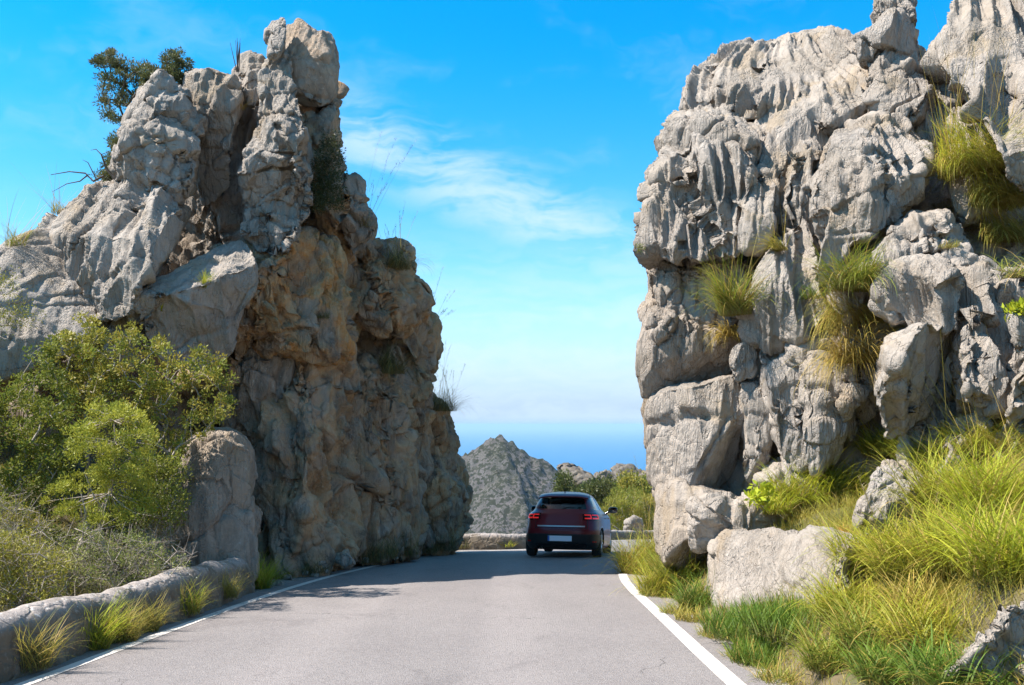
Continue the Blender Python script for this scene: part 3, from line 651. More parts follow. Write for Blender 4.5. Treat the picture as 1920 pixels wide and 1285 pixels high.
Lf('pinnacle', [(503, 115), (499, 62), (510, 38), (521, 17), (532, 22), (531, 50), (528, 100), (516, 120)], 16.3, 0.45, 'small', vox=0.026)
Lf('pinnacle', [(520, 110), (530, 55), (545, 33), (572, 45), (592, 66), (612, 64), (619, 60), (628, 95), (633, 150), (622, 190), (575, 200), (538, 170)], 16.9, 0.75, 'plain', ochre=0.25, warm=0.5, gx=1.0, e=0.5)
Lf('boulder', [(545, 180), (600, 160), (634, 160), (646, 230), (652, 300), (650, 370), (642, 440), (600, 450), (580, 385), (562, 260)], 17.3, 1.0, 'face', ochre=0.6, warm=0.7, gx=1.4)
Lf('boulder', [(632, 345), (660, 320), (678, 343), (684, 400), (702, 428), (690, 470), (650, 480), (635, 430)], 18.2, 0.9, 'face', warm=0.6, gx=1.4)
Lf('boulder', [(655, 480), (672, 440), (704, 440), (722, 462), (735, 455), (770, 468), (776, 520), (792, 545), (788, 592), (740, 640), (690, 620), (660, 560)], 19.6, 1.2, 'face', ochre=0.70, warm=0.8, gx=1.6)
Lf('boulder', [(680, 640), (700, 600), (760, 575), (800, 585), (818, 612), (810, 660), (816, 700), (804, 760), (790, 830), (720, 800), (690, 740)], 20.6, 1.2, 'face', ochre=0.705, warm=0.8, gx=1.7)
Lf('boulder', [(740, 800), (770, 750), (802, 730), (832, 765), (850, 800), (852, 830), (868, 860), (876, 910), (882, 965), (872, 1010), (860, 1050), (800, 1060), (750, 1000), (735, 880)], 22.0, 1.1, 'face', ochre=0.705, warm=0.8, gx=1.8)
Lf('boulder', [(440, 640), (462, 520), (520, 445), (575, 425), (640, 425), (672, 470), (690, 560), (676, 640), (610, 680), (540, 665), (480, 660)], 16.8, 1.1, 'face', ochre=1.0, warm=0.9, gx=1.5)
Lf('boulder', [(470, 830), (480, 700), (530, 620), (600, 620), (660, 640), (700, 720), (700, 830), (690, 1075), (560, 1100), (480, 1085)], 17.2, 1.2, 'face', ochre=0.605, warm=0.9, gx=1.5)
Lf('boulder', [(640, 800), (650, 680), (700, 640), (740, 700), (780, 820), (790, 1050), (700, 1080), (620, 1060), (620, 900)], 18.9, 1.2, 'face', ochre=0.60, warm=0.9, gx=1.6)
Lf('boulder', [(250, 650), (252, 575), (285, 522), (335, 500), (370, 470), (420, 448), (462, 450), (480, 490), (476, 545), (452, 605), (425, 690), (370, 720), (300, 700)], 13.9, 1.0, 'smooth', gx=0.6, vox=0.03)
Lf('boulder', [(350, 560), (420, 470), (480, 440), (545, 440), (560, 500), (520, 560), (470, 640), (440, 720), (400, 720)], 15.9, 1.0, 'face', ochre=0.60, warm=0.8, gx=1.0)
Lf('boulder', [(425, 700), (440, 640), (470, 600), (520, 615), (548, 660), (530, 740), (560, 800), (540, 880), (470, 880), (425, 800)], 16.2, 0.8, 'chunk', warm=0.8, gx=0.8)
Lf('slab', [(290, 1085), (318, 965), (345, 890), (352, 835), (380, 810), (410, 802), (448, 816), (468, 850), (474, 960), (480, 1085), (400, 1100)], 13.9, 0.8, 'plain', gx=0.3, vox=0.03, warm=0.45)
Lf('boulder', [(270, 1075), (300, 980), (340, 930), (420, 930), (470, 950), (478, 1010), (478, 1080), (420, 1100)], 13.9, 0.8, 'chunk', gx=0.3, vox=0.03)
Lf('stone', [(190, 650), (215, 600), (255, 575), (270, 640), (250, 690), (200, 700)], 14.7, 0.5, 'small')
Lf('boulder', [(-200, 1150), (-180, 800), (0, 700), (200, 690), (330, 720), (370, 900), (340, 1150)], 16.5, 1.2, 'face', warm=0.5, vox=0.06)

# loose rocks
def rock_thing(label, out, d, t, style='small', vox=0.02, **kw):
    o = block('rock', out, d, t, style, vox=vox, **kw); tag(o, label, 'rock'); return o
rock_thing('broad low pale boulder lying in the grass beside the right edge line', [(1332, 1060), (1335, 1015), (1370, 998), (1450, 992), (1540, 998), (1605, 1008), (1625, 1030), (1622, 1090), (1605, 1150), (1500, 1130), (1420, 1135), (1345, 1145), (1328, 1125)], 9.7, 0.5, 'low', vox=0.02, gx=-1.3, gy=0.5, inflate=6.0, e=0.5)
rock_thing('upright pale rock half hidden in tall grass above the low boulder', [(1612, 985), (1618, 935), (1640, 895), (1668, 870), (1700, 880), (1722, 905), (1738, 925), (1740, 1000), (1700, 1060), (1620, 1050)], 8.5, 0.30, 'small', vox=0.016)
rock_thing('pale rock slab at the bottom right corner under tall grass', [(1790, 1255), (1840, 1225), (1885, 1195), (1925, 1170), (2000, 1140), (2020, 1330), (1880, 1330), (1800, 1290)], 5.1, 0.3, 'small', vox=0.014)
rock_thing('tilted slab of stone, largest of the loose stones under the left cliff', [(618, 1045), (622, 1030), (650, 1033), (664, 1045), (666, 1062), (640, 1066), (628, 1060)], 16.0, 0.18, 'small', vox=0.02, warm=0.2)
rock_thing('pale step of rock between the cliff foot and the low boulder', [(1285, 960), (1300, 930), (1345, 925), (1400, 935), (1450, 965), (1510, 990), (1500, 1020), (1340, 1030), (1290, 1040)], 11.9, 0.5, 'smooth', vox=0.022)

# ------------------------------------------------------------------ haze
hm, T = new_mat('haze')
pv = T.n('ShaderNodeVolumePrincipled', {'Color': rgb(0.50, 0.76, 0.98), 'Density': 0.00007, 'Anisotropy': 0.0})
T.t.links.new(pv.outputs[0], T.n('ShaderNodeOutputMaterial').inputs['Volume'])
def haze_box(x0, x1, y0, y1, z0, z1):
    V = [(x, y, z) for x in (x0, x1) for y in (y0, y1) for z in (z0, z1)]
    return mesh('haze', V, [(0, 1, 3, 2), (4, 6, 7, 5), (0, 4, 5, 1), (2, 3, 7, 6), (0, 2, 6, 4), (1, 5, 7, 3)], hm, None, False)
hz = haze_box(-61000, 61000, -3500, 111000, SEA - 1, 30.0); tag(hz, kind='stuff', label='thin blue sea haze')

#REST

# ------------------------------------------------------------------ stone walls
def wall(label, base, W, H, nl, seed, loc):
    p = poly(base, nl); n = normals2(p); k = 34
    t = np.linspace(0, 1, k)
    prof = np.array([(0.0, -0.35), (0.03, 0.20), (0.08, 0.50), (0.17, 0.76), (0.32, 0.93), (0.55, 1.0), (0.76, 0.96), (0.92, 0.84), (1.0, 0.6), (1.0, 0.2), (1.0, -0.35)])
    ss = np.r_[0, np.cumsum(np.linalg.norm(np.diff(prof * (W, H), axis=0), axis=1))]; tt = np.linspace(0, ss[-1], k)
    pr = np.stack([np.interp(tt, ss, prof[:, 0]), np.interp(tt, ss, prof[:, 1])], 1)
    s_ = np.r_[0, np.cumsum(np.linalg.norm(np.diff(p, axis=0), axis=1))]
    z3 = np.stack([s_ * 0.45, s_ * 0, s_ * 0 + seed], 1); hv = 1 + 0.14 * vnoise(z3, seed) + 0.04 * vnoise(z3 * 3.0, seed + 1)
    XY = p[:, None] - n[:, None] * (pr[None, :, 0:1] * W)
    Z = road_z(p[:, 1])[:, None] + pr[None, :, 1] * H * hv[:, None]
    V = np.concatenate([XY, Z[..., None]], -1).reshape(-1, 3)
    cdir = np.repeat(-n, k, 0) * (np.tile(pr[:, 0], nl)[:, None] * 2 - 1); cz = np.clip(np.tile(pr[:, 1], nl) - 0.55, 0, 1) * 2
    nd = np.concatenate([cdir, cz[:, None]], 1); nd /= np.linalg.norm(nd, axis=1, keepdims=True) + 1e-6
    f1, f2, idh, _ = voro(V * np.array([4.0, 4.0, 5.0]) + 0.4 * np.stack([vnoise(V * 5, 1), vnoise(V * 5, 2), vnoise(V * 5, 3)], 1), seed)
    topm = np.tile(sstep(pr[:, 1], 0.6, 0.85), nl); d = 0.045 * fbm(V * 1.4, 2, seed) + 0.012 * fbm(V * 9, 3, seed + 5) + (1 - 0.85 * topm) * (0.018 * (((idh & 255) / 127.5) - 1) - 0.016 * (1 - sstep(f2 - f1, 0, 0.12)))
    V = V + nd * d[:, None]
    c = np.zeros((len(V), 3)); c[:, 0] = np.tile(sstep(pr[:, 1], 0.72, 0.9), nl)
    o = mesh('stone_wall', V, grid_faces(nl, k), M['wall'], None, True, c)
    tag(o, label, 'wall'); return o
Wpx = [(92, 1257), (200, 1212), (300, 1180), (400, 1145), (468, 1116)]
near_wall_base = [(-4.1, -12), (-4.05, 3)] + [tuple(G(*q)[:2]) for q in Wpx] + [(-3.75, 13.4)]
wall('low rounded rubble wall with pale lichen along the left roadside in the foreground', near_wall_base, 0.46, 0.51, 900, 3, None)
wall('low stone parapet along the outside of the bend beyond the car', [(-4.5, 25.0), (-1.4, 25.5), (0.2, 25.9), (1.2, 27.6), (2.4, 32.5), (3.75, 38), (5.5, 42.2), (9.6, 47.4), (17, 51.6)], 0.40, 0.42, 700, 8, None)
# rounded end of the near wall
block_end = block('tmp', [(430, 1120), (432, 1060), (450, 1045), (470, 1062), (472, 1118)], 13.2, 0.22, 'small', vox=0.03); bpy.data.objects.remove(block_end)

# ------------------------------------------------------------------ plants
RS = np.random.RandomState(77)
bpy.context.view_layer.update()
DG = bpy.context.evaluated_depsgraph_get()
for o_ in list(sc.objects):
    if o_.name == 'haze': o_.hide_viewport = True
bpy.context.view_layer.update(); DG.update()
def hit(px, py, back=0.0):
    q = P(px, py, 10.0); dv = Vector(q - CAM).normalized()
    ok, loc, nrm, *_ = sc.ray_cast(DG, Vector(CAM), dv)
    if not ok: return None, None
    return np.array(loc + dv * back), np.array(nrm)
def blade_mesh(base, L, az_, th0, bend, wd, K, c0, c1, tw=None):
    n = len(base); pos = base.copy(); dirv = np.stack([np.sin(az_), np.cos(az_), az_ * 0], 1)
    tw = RS.uniform(-1.2, 1.2, n) if tw is None else tw
    side = np.stack([np.cos(az_ + tw), -np.sin(az_ + tw), az_ * 0], 1)
    V = np.zeros((n, K + 1, 2, 3)); C = np.zeros((n, K + 1, 2, 3))
    for k in range(K + 1):
        t = k / K; wk = wd * (1 - t) ** 0.7 * min(1, 0.5 + 2 * t) + 0.0004
        V[:, k, 0] = pos - side * wk[:, None] * 0.5; V[:, k, 1] = pos + side * wk[:, None] * 0.5
        C[:, k, :] = (c0 + (c1 - c0) * min(1, t * 1.6))[:, None]
        th = th0 + bend * (t + 0.5 / K) ** 1.2
        pos = pos + (L / K)[:, None] * (np.sin(th)[:, None] * dirv + np.cos(th)[:, None] * np.array([0, 0, 1.0]))
    i = np.arange(n)[:, None] * (K + 1) * 2 + np.arange(K)[None] * 2
    Fc = np.stack([i, i + 1, i + 3, i + 2], -1).reshape(-1, 4)
    return V.reshape(-1, 3), Fc, C.reshape(-1, 3)
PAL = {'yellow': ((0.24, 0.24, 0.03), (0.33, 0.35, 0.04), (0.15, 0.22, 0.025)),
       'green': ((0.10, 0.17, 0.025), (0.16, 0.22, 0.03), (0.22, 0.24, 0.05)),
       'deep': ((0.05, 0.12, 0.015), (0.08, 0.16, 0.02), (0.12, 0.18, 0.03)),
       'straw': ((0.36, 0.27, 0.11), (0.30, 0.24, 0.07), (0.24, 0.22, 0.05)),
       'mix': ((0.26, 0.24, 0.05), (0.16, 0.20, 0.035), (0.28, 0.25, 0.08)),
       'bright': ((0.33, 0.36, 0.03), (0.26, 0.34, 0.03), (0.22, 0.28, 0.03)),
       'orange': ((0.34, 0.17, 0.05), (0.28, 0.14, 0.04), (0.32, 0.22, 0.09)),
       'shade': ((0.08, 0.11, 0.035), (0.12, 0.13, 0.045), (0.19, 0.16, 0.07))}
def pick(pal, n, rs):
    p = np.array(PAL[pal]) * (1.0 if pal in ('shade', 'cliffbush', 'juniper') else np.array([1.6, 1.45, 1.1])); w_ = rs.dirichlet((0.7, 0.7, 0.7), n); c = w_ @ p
    return c * rs.uniform(0.75, 1.25, (n, 1))
def clump(label, base, n=260, L=0.6, r=0.12, lean=(0.05, 0.7), bend=(0.6, 1.5), wd=0.007, pal='mix', stalks=0, SL=1.4, name='grass_clump', cat='grass clump', group=None, az0=None, azs=9, K=6, stalk_lean=(0.02, 0.3), seeds=True, stalk_az=None, dry=0.15):
    rs = np.random.RandomState(RS.randint(1 << 30)); base = np.asarray(base, float)
    def grow(n, L_, lean_, bend_, wd_, pal_, az0_=None, azs_=9):
        a = rs.uniform(0, 2 * math.pi, n) if az0_ is None else az0_ + rs.normal(0, azs_, n)
        rr = r * np.sqrt(rs.rand(n)); b = base + np.stack([rr * np.cos(a * 3.7), rr * np.sin(a * 3.7), -0.02 + 0 * a], 1)
        th = rs.uniform(*lean_, n); bd = rs.uniform(*bend_, n); l = L_ * rs.uniform(0.28, 1.12, n)
        c1 = pick(pal_, n, rs); dr = rs.rand(n) < dry; c1[dr] = pick('straw', dr.sum(), rs); c0 = c1 * 0.35 + np.array([0.22, 0.17, 0.07]) * 0.65 * 0.8
        return blade_mesh(b, l, a, th, bd, wd_ * rs.uniform(0.7, 1.3, n), K, c0, c1)
    V, Fc, C = grow(n, L, lean, bend, wd, pal, az0, azs)
    if not stalks:
        o = mesh(name, V, Fc, M['grass'], None, False, C); tag(o, label, cat, group); o.location = (0, 0, 0); return o
    e = empty(name, tuple(base)); tag(e, label, cat, group)
    mesh('leaves', V, Fc, M['grass'], e, False, C)
    V, Fc, C = grow(stalks, SL, stalk_lean, (0.02, 0.35), 0.009, 'straw', stalk_az, 0.5)
    vs, fs, cs = [V], [Fc], [C]
    if seeds:
        T_ = V.reshape(stalks, K + 1, 2, 3).mean(2)
        for q in range(stalks):
            m = 26; t = rs.uniform(0.72, 1.0, m) * K; i0 = np.minimum(t.astype(int), K - 1); f = (t - i0)[:, None]
            b = T_[q, i0] * (1 - f) + T_[q, i0 + 1] * f
            a = rs.uniform(0, 6.28, m); c_ = np.tile(np.array([[0.34, 0.26, 0.13]]), (m, 1)) * rs.uniform(0.7, 1.2, (m, 1))
            v2, f2, c2 = blade_mesh(b, rs.uniform(0.03, 0.07, m), a, rs.uniform(0.2, 0.7, m), rs.uniform(0.2, 1, m), np.full(m, 0.006), 2, c_, c_)
            fs.append(f2 + sum(len(v) for v in vs)); vs.append(v2); cs.append(c2)
    mesh('stalks', np.concatenate(vs), np.concatenate(fs), M['grass'], e, False, np.concatenate(cs))
    return e
def inpoly(px, py, poly_):
    poly_ = np.asarray(poly_, float); x, y = px, py; c = np.zeros(len(px), bool); j = len(poly_) - 1
    for i in range(len(poly_)):
        xi, yi = poly_[i]; xj, yj = poly_[j]
        m = ((yi > y) != (yj > y)) & (x < (xj - xi) * (y - yi) / (yj - yi + 1e-9) + xi); c ^= m; j = i
    return c
def sample_poly(out, n, rs):
    out = np.asarray(out, float); lo, hi = out.min(0), out.max(0); r = np.zeros((0, 2))
    while len(r) < n:
        q = rs.uniform(lo, hi, (n * 3, 2)); q = q[inpoly(q[:, 0], q[:, 1], out)]; r = np.concatenate([r, q])
    return r[:n]
def leaves_at(cent, rad, per, size, asp, pal, rs, up=0.4):
    n = len(cent) * per; c = np.repeat(cent, per, 0); g = rs.normal(size=(n, 3)); g /= np.linalg.norm(g, axis=1, keepdims=True)
    rr = np.repeat(rad, per) * rs.rand(n) ** 0.45
    p = c + g * rr[:, None] * (1, 1, 0.8)
    ax = g * 0.7 + rs.normal(size=(n, 3)) * 0.5 + (0, 0, up); ax /= np.linalg.norm(ax, axis=1, keepdims=True)
    sd = np.cross(ax, rs.normal(size=(n, 3))); sd /= np.linalg.norm(sd, axis=1, keepdims=True) + 1e-9
    l = size * rs.uniform(0.6, 1.3, n)[:, None]; w_ = l * asp * 0.5
    V = np.stack([p, p + ax * l * 0.45 + sd * w_, p + ax * l, p + ax * l * 0.45 - sd * w_], 1).reshape(-1, 3)
    Fc = np.arange(n * 4).reshape(n, 4)
    base = pick(pal, len(cent), rs); cc = np.repeat(base, per, 0) * 0.6 + pick(pal, n, rs) * 0.4
    return V, Fc, np.repeat(cc, 4, 0)
PAL.update({'olive': ((0.17, 0.19, 0.035), (0.24, 0.19, 0.05), (0.11, 0.165, 0.03)),
            'farscrub': ((0.05, 0.075, 0.025), (0.08, 0.09, 0.03), (0.06, 0.07, 0.03)),
            'limetree': ((0.20, 0.24, 0.04), (0.28, 0.29, 0.05), (0.16, 0.20, 0.04)),
            'lime': ((0.19, 0.20, 0.04), (0.26, 0.25, 0.06), (0.14, 0.165, 0.04)),
            'dkgreen': ((0.075, 0.115, 0.025), (0.12, 0.16, 0.03), (0.18, 0.19, 0.04)),
            'juniper': ((0.07, 0.10, 0.035), (0.11, 0.13, 0.045), (0.16, 0.14, 0.06)),
            'grey': ((0.15, 0.20, 0.06), (0.22, 0.24, 0.11), (0.13, 0.18, 0.045)),
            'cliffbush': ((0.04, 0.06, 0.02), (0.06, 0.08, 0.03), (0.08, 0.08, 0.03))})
def shrub(label, out, d, dh, base, nc, per, size=0.035, asp=0.5, pal='olive', rad=(0.10, 0.22), name='shrub', cat='shrub', bark_='bark', r0=0.03, group=None, up=0.4, twigs=0.0):
    rs = np.random.RandomState(RS.randint(1 << 30))
    q = sample_poly(out, nc, rs); dd = d + dh * rs.uniform(-1, 1, nc)
    C = P(q[:, 0], q[:, 1], dd); base = np.asarray(base, float)
    e = empty(name, tuple(base)); tag(e, label, cat, group)
    V, Fc, cc = leaves_at(C, rs.uniform(rad[0], rad[1], nc), per, size, asp, pal, rs, up)
    mesh('foliage', V, Fc, M['leaf'], e, False, cc)
    # branches: join every leaf cluster to the nearest node already on the plant
    order = np.argsort(np.linalg.norm(C - base, axis=1)); nodes = [base]; par = [-1]
    for i in order:
        N = np.array(nodes); dist = np.linalg.norm(N - C[i], axis=1) + 0.25 * np.linalg.norm(N - base, axis=1)
        j = int(np.argmin(dist)); mid = (N[j] + C[i]) / 2 + rs.normal(size=3) * 0.06 * np.linalg.norm(N[j] - C[i]); mid[2] += 0.03
        nodes.append(mid); par.append(j); nodes.append(C[i]); par.append(len(nodes) - 2)
    cnt = np.ones(len(nodes))
    for i in range(len(nodes) - 1, 0, -1): cnt[par[i]] += cnt[i]
    rr = r0 * (cnt / cnt[0]) ** 0.45
    mb = MB()
    for i in range(1, len(nodes)):
        mb.tube([nodes[par[i]], nodes[i]], [max(rr[par[i]] if par[i] else rr[i], 0.0025), max(rr[i], 0.002)], 4)
    mb.build('branches', M[bark_], e, True)
    return e
def B(px, py, d=None):
    if d is not None: return P(px, py, d)
    p, n = hit(px, py, 0.02); return p

# ---- left bank shrubs
shrub('olive and bronze leaved shrub spreading over the foot of the left slabs', [(200, 640), (250, 612), (300, 640), (350, 650), (400, 668), (432, 690), (432, 750), (420, 800), (380, 820), (350, 830), (335, 900), (280, 900), (240, 800), (180, 780), (130, 740), (130, 690), (160, 650)], 12.9, 0.55, P(290, 1040, 12.6), 190, 66, 0.052, 0.5, 'olive', r0=0.035, rad=(0.06, 0.16))
shrub('upright green shrub rising against the shadow below the left slab', [(112, 620), (150, 594), (195, 610), (202, 650), (190, 730), (160, 780), (110, 760), (100, 680)], 13.1, 0.35, P(170, 960, 12.9), 60, 80, 0.050, 0.5, 'lime', r0=0.025, rad=(0.06, 0.15))
shrub('dense dark green shrub filling the left edge above the dry scrub', [(-70, 740), (0, 715), (45, 700), (60, 655), (105, 640), (135, 700), (130, 780), (150, 850), (125, 960), (60, 1010), (-90, 1010)], 12.3, 0.6, P(30, 1080, 12.0), 240, 90, 0.048, 0.5, 'dkgreen', r0=0.04, rad=(0.06, 0.17))
shrub('leafy dark shrub between the pale trunk and the grey cliff block', [(225, 860), (300, 850), (345, 880), (350, 950), (320, 1000), (260, 1000), (230, 930)], 12.4, 0.4, P(290, 1060, 12.2), 75, 120, 0.036, 0.5, 'dkgreen', r0=0.025)
# small tree with a pale trunk
tb = P(205, 1075, 11.3)
tr = empty('small_tree', tuple(tb)); tag(tr, 'small light green tree with a thin pale trunk behind the stone wall', 'tree')
rs_ = np.random.RandomState(4)
crown = [(130, 810), (155, 765), (205, 748), (260, 768), (290, 815), (280, 870), (240, 905), (170, 900), (135, 860)]
crown2 = [(100, 900), (170, 880), (300, 890), (290, 960), (210, 985), (120, 980), (80, 950)]
q = sample_poly(crown, 110, rs_); C1 = P(q[:, 0], q[:, 1], 11.4 + rs_.uniform(-0.45, 0.45, 110))
q = sample_poly(crown2, 75, rs_); C2 = P(q[:, 0], q[:, 1], 11.5 + rs_.uniform(-0.4, 0.4, 75))
CC = np.concatenate([C1, C2]); V, Fc, cc = leaves_at(CC, rs_.uniform(0.05, 0.14, len(CC)), 110, 0.042, 0.30, 'limetree', rs_, 0.7)
mesh('crown', V, Fc, M['leaf'], tr, False, cc)
mb = MB()
tp = [P(*q) for q in ((205, 1075, 11.3), (196, 1040, 11.3), (188, 990, 11.3), (192, 960, 11.35), (206, 925, 11.35), (213, 880, 11.4), (216, 830, 11.4), (214, 790, 11.4))]
mb.tube(tp, [0.032, 0.028, 0.025, 0.024, 0.022, 0.018, 0.012, 0.006], 7)
mb.tube([P(*q) for q in ((195, 955, 11.35), (178, 935, 11.3), (160, 890, 11.3))], [0.016, 0.012, 0.006], 6)
mb.tube([P(*q) for q in ((192, 1005, 11.3), (165, 990, 11.2), (150, 1015, 11.1), (142, 1045, 11.0))], [0.012, 0.016, 0.018, 0.020], 6)
mb.tube([P(*q) for q in ((165, 990, 11.2), (158, 950, 11.2), (150, 915, 11.2))], [0.014, 0.010, 0.006], 6)
for c_ in CC[::2]:
    t_ = np.array(tp[4:]); j = int(np.argmin(np.linalg.norm(t_ - c_, axis=1))); mid = (t_[j] + c_) / 2 + rs_.normal(size=3) * 0.05
    mb.tube([t_[j], mid, c_], [0.008, 0.005, 0.002], 4)
mb.build('trunk', M['bark'], tr, True)
# dry scrub
def scrub(label, out, d, dh, base, n, per, pal='grey', L=0.45, group=None, lsz=0.026):
    rs = np.random.RandomState(RS.randint(1 << 30)); e = empty('dry_scrub', tuple(base)); tag(e, label, 'scrub', group)
    q = sample_poly(out, n, rs); C = P(q[:, 0], q[:, 1], d + dh * rs.uniform(-1, 1, n)); mb = MB()
    for c in C:
        dv = rs.normal(size=3) * (1, 1, 0.8) + (0, 0, 0.7); dv /= np.linalg.norm(dv); l = L * rs.uniform(0.4, 1.2)
        p0 = c - dv * l / 2; p1 = c + rs.normal(size=3) * 0.05; p2 = c + dv * l / 2 + rs.normal(size=3) * 0.05
        r_ = rs.choice([0.0025, 0.0035, 0.006]); mb.tube([p0, p1, p2], [r_, r_ * 0.8, r_ * 0.4], 4)
        for k in range(3):
            d2 = dv + rs.normal(size=3) * 0.7; mb.tube([p1, p1 + d2 * l * 0.3], [r_ * 0.6, r_ * 0.3], 3)
    mb.build('twigs', M['bark'], e, True)
    V, Fc, cc = leaves_at(C[: int(n * 0.8)], rs.uniform(0.06, 0.16, int(n * 0.8)), per, lsz, 0.45, pal, rs); mesh('foliage', V, Fc, M['leaf'], e, False, cc)
scrub('tangle of dry grey twigs and small leaves behind the wall below the pale trunk', [(90, 1000), (160, 985), (260, 1000), (330, 1030), (360, 1060), (300, 1075), (200, 1100), (100, 1120), (70, 1060)], 11.0, 0.5, P(200, 1100, 10.8), 260, 46, 'grey')
scrub('low leafy scrub at the left edge just behind the wall', [(-60, 1010), (40, 1000), (110, 1030), (130, 1080), (110, 1120), (40, 1135), (-60, 1160)], 9.8, 0.5, P(30, 1140, 9.6), 260, 60, 'lime', 0.35, lsz=0.032)
scrub('grey leafless scrub at the far left below the dark shrub', [(-60, 930), (30, 940), (90, 980), (80, 1030), (-60, 1040)], 10.9, 0.4, P(20, 1060, 10.8), 130, 60, 'olive')
scrub('dusty twigs against the base of the grey cliff block', [(270, 960), (310, 960), (330, 1020), (330, 1060), (270, 1060)], 12.3, 0.25, P(300, 1070, 12.2), 110, 12)
shrub('light green sprigs on the slab at the left edge', [(-40, 520), (20, 510), (45, 560), (70, 590), (30, 625), (-40, 640)], 12.9, 0.2, P(-10, 660, 12.9), 40, 50, 0.036, 0.4, 'lime', r0=0.012)
# juniper etc on the skyline
shrub('windswept dark juniper leaning out behind the stacked left pinnacle', [(172, 118), (188, 100), (212, 93), (240, 118), (292, 128), (305, 150), (285, 165), (268, 175), (262, 235), (240, 240), (205, 236), (192, 205), (190, 160)], 16.4, 0.5, P(262, 300, 16.3), 85, 150, 0.06, 0.28, 'juniper', name='juniper', cat='tree', bark_='bark_dark', r0=0.05, rad=(0.05, 0.16))
shrub('small dark juniper on top beside the stacked pinnacle', [(308, 108), (335, 90), (350, 110), (375, 126), (352, 132), (342, 165), (312, 158), (298, 142)], 16.6, 0.3, P(340, 190, 16.6), 34, 150, 0.06, 0.28, 'juniper', name='juniper', cat='tree', bark_='bark_dark', r0=0.03, rad=(0.05, 0.13))
shrub('dark juniper scrub in the notch left of the stacked pinnacle', [(222, 250), (242, 245), (240, 300), (230, 338), (185, 345), (200, 300)], 16.0, 0.3, P(215, 355, 15.9), 32, 150, 0.06, 0.28, 'juniper', name='juniper', cat='tree', bark_='bark_dark', r0=0.03, rad=(0.08, 0.18))
mb = MB()
for path, r_ in (([(225, 345), (200, 318), (190, 290), (203, 285)], 0.03), ([(195, 330), (175, 340), (160, 325), (130, 322), (95, 328)], 0.022), ([(165, 328), (150, 340), (125, 345), (98, 360)], 0.014), ([(180, 335), (165, 305), (155, 300)], 0.012), ([(190, 290), (180, 280), (170, 282)], 0.012)):
    mb.tube([P(a, b, 15.3) for a, b in path], np.linspace(r_, r_ * 0.25, len(path)), 6)
o = mb.build('dead_branch', M['bark_dark'], None, True); tag(o, 'twisted bare dark branch on the skyline left of the stacked pinnacle', 'branch')
mb = MB()
for k in range(9):
    x0 = 446 + RS.uniform(-3, 3); x1 = x0 + RS.uniform(-14, 14); y1 = RS.uniform(70, 105)
    mb.tube([P(x0, 135, 16.5), P((x0 + x1) / 2, (135 + y1) / 2, 16.5), P(x1, y1, 16.5)], [0.010, 0.007, 0.003], 4)
o = mb.build('bare_twigs', M['bark_dark'], None, True); tag(o, 'thin bare twigs sticking up from the crest beside the main pinnacle', 'twigs')
shrub('dark bush growing out of the shaded face of the left pinnacle', [(592, 262), (622, 250), (640, 300), (640, 380), (620, 400), (585, 392), (578, 345), (595, 300)], 16.1, 0.22, P(612, 340, 16.7), 70, 110, 0.05, 0.3, 'cliffbush', r0=0.02, rad=(0.08, 0.18))

# ---- helper for clumps standing on what the ray meets
def C_(label, px, py, out=False, **kw):
    b, nr = hit(px, py, 0.02)
    if b is None: return None
    if out:
        h_ = np.array([nr[0], nr[1], 0.0]); h_ /= np.linalg.norm(h_) + 1e-6; h_ = h_ + (-0.45, -0.5, 0); h_ /= np.linalg.norm(h_)
        b = b + h_ * 0.12; kw.setdefault('az0', math.atan2(h_[0], h_[1])); kw.setdefault('azs', 1.1)
    return clump(label, b, **kw)
GW = 'grass tufts at the foot of the left wall'
C_('dry tuft at the foot of the near wall by the left picture edge', 60, 1250, n=345, L=0.53, pal='mix', r=0.14, dry=0.5, group=GW)
C_('bright green tuft against the dark gap in the near wall', 180, 1215, n=495, L=0.60, pal='bright', r=0.12, group=GW)
C_('straw green tuft just right of the bright tuft at the wall gap', 225, 1200, n=495, L=0.53, pal='mix', r=0.16, dry=0.3, group=GW)
C_('tuft at the wall foot between the bright tuft and the wall bend', 275, 1182, n=360, L=0.47, pal='mix', r=0.12, dry=0.3, group=GW)
C_('yellow green tuft at the wall foot halfway to the wall end', 352, 1148, n=390, L=0.50, pal='yellow', r=0.14, group=GW)
C_('small tuft under the humped end of the near wall', 425, 1118, n=360, L=0.50, pal='mix', r=0.14, group=GW)
C_('bright yellow green tuft beyond the rounded end of the near wall', 490, 1104, n=630, L=0.62, pal='bright', r=0.12, lean=(0.05, 0.9), bend=(0.2, 0.9))
C_('dull green tuft behind the bright one at the wall end', 525, 1085, n=260, L=0.42, pal='green', r=0.2)
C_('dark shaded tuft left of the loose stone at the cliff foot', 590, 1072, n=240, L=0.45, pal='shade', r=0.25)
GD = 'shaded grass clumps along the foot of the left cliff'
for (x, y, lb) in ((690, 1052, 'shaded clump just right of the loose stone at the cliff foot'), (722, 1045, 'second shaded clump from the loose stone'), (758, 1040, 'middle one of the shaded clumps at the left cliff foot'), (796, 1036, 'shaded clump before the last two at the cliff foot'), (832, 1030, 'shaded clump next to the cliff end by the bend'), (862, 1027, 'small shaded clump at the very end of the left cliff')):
    C_(lb, x, y, n=320, L=0.60 if x < 850 else 0.35, pal='shade', r=0.28, lean=(0.05, 0.6), bend=(0.4, 1.3), group=GD)
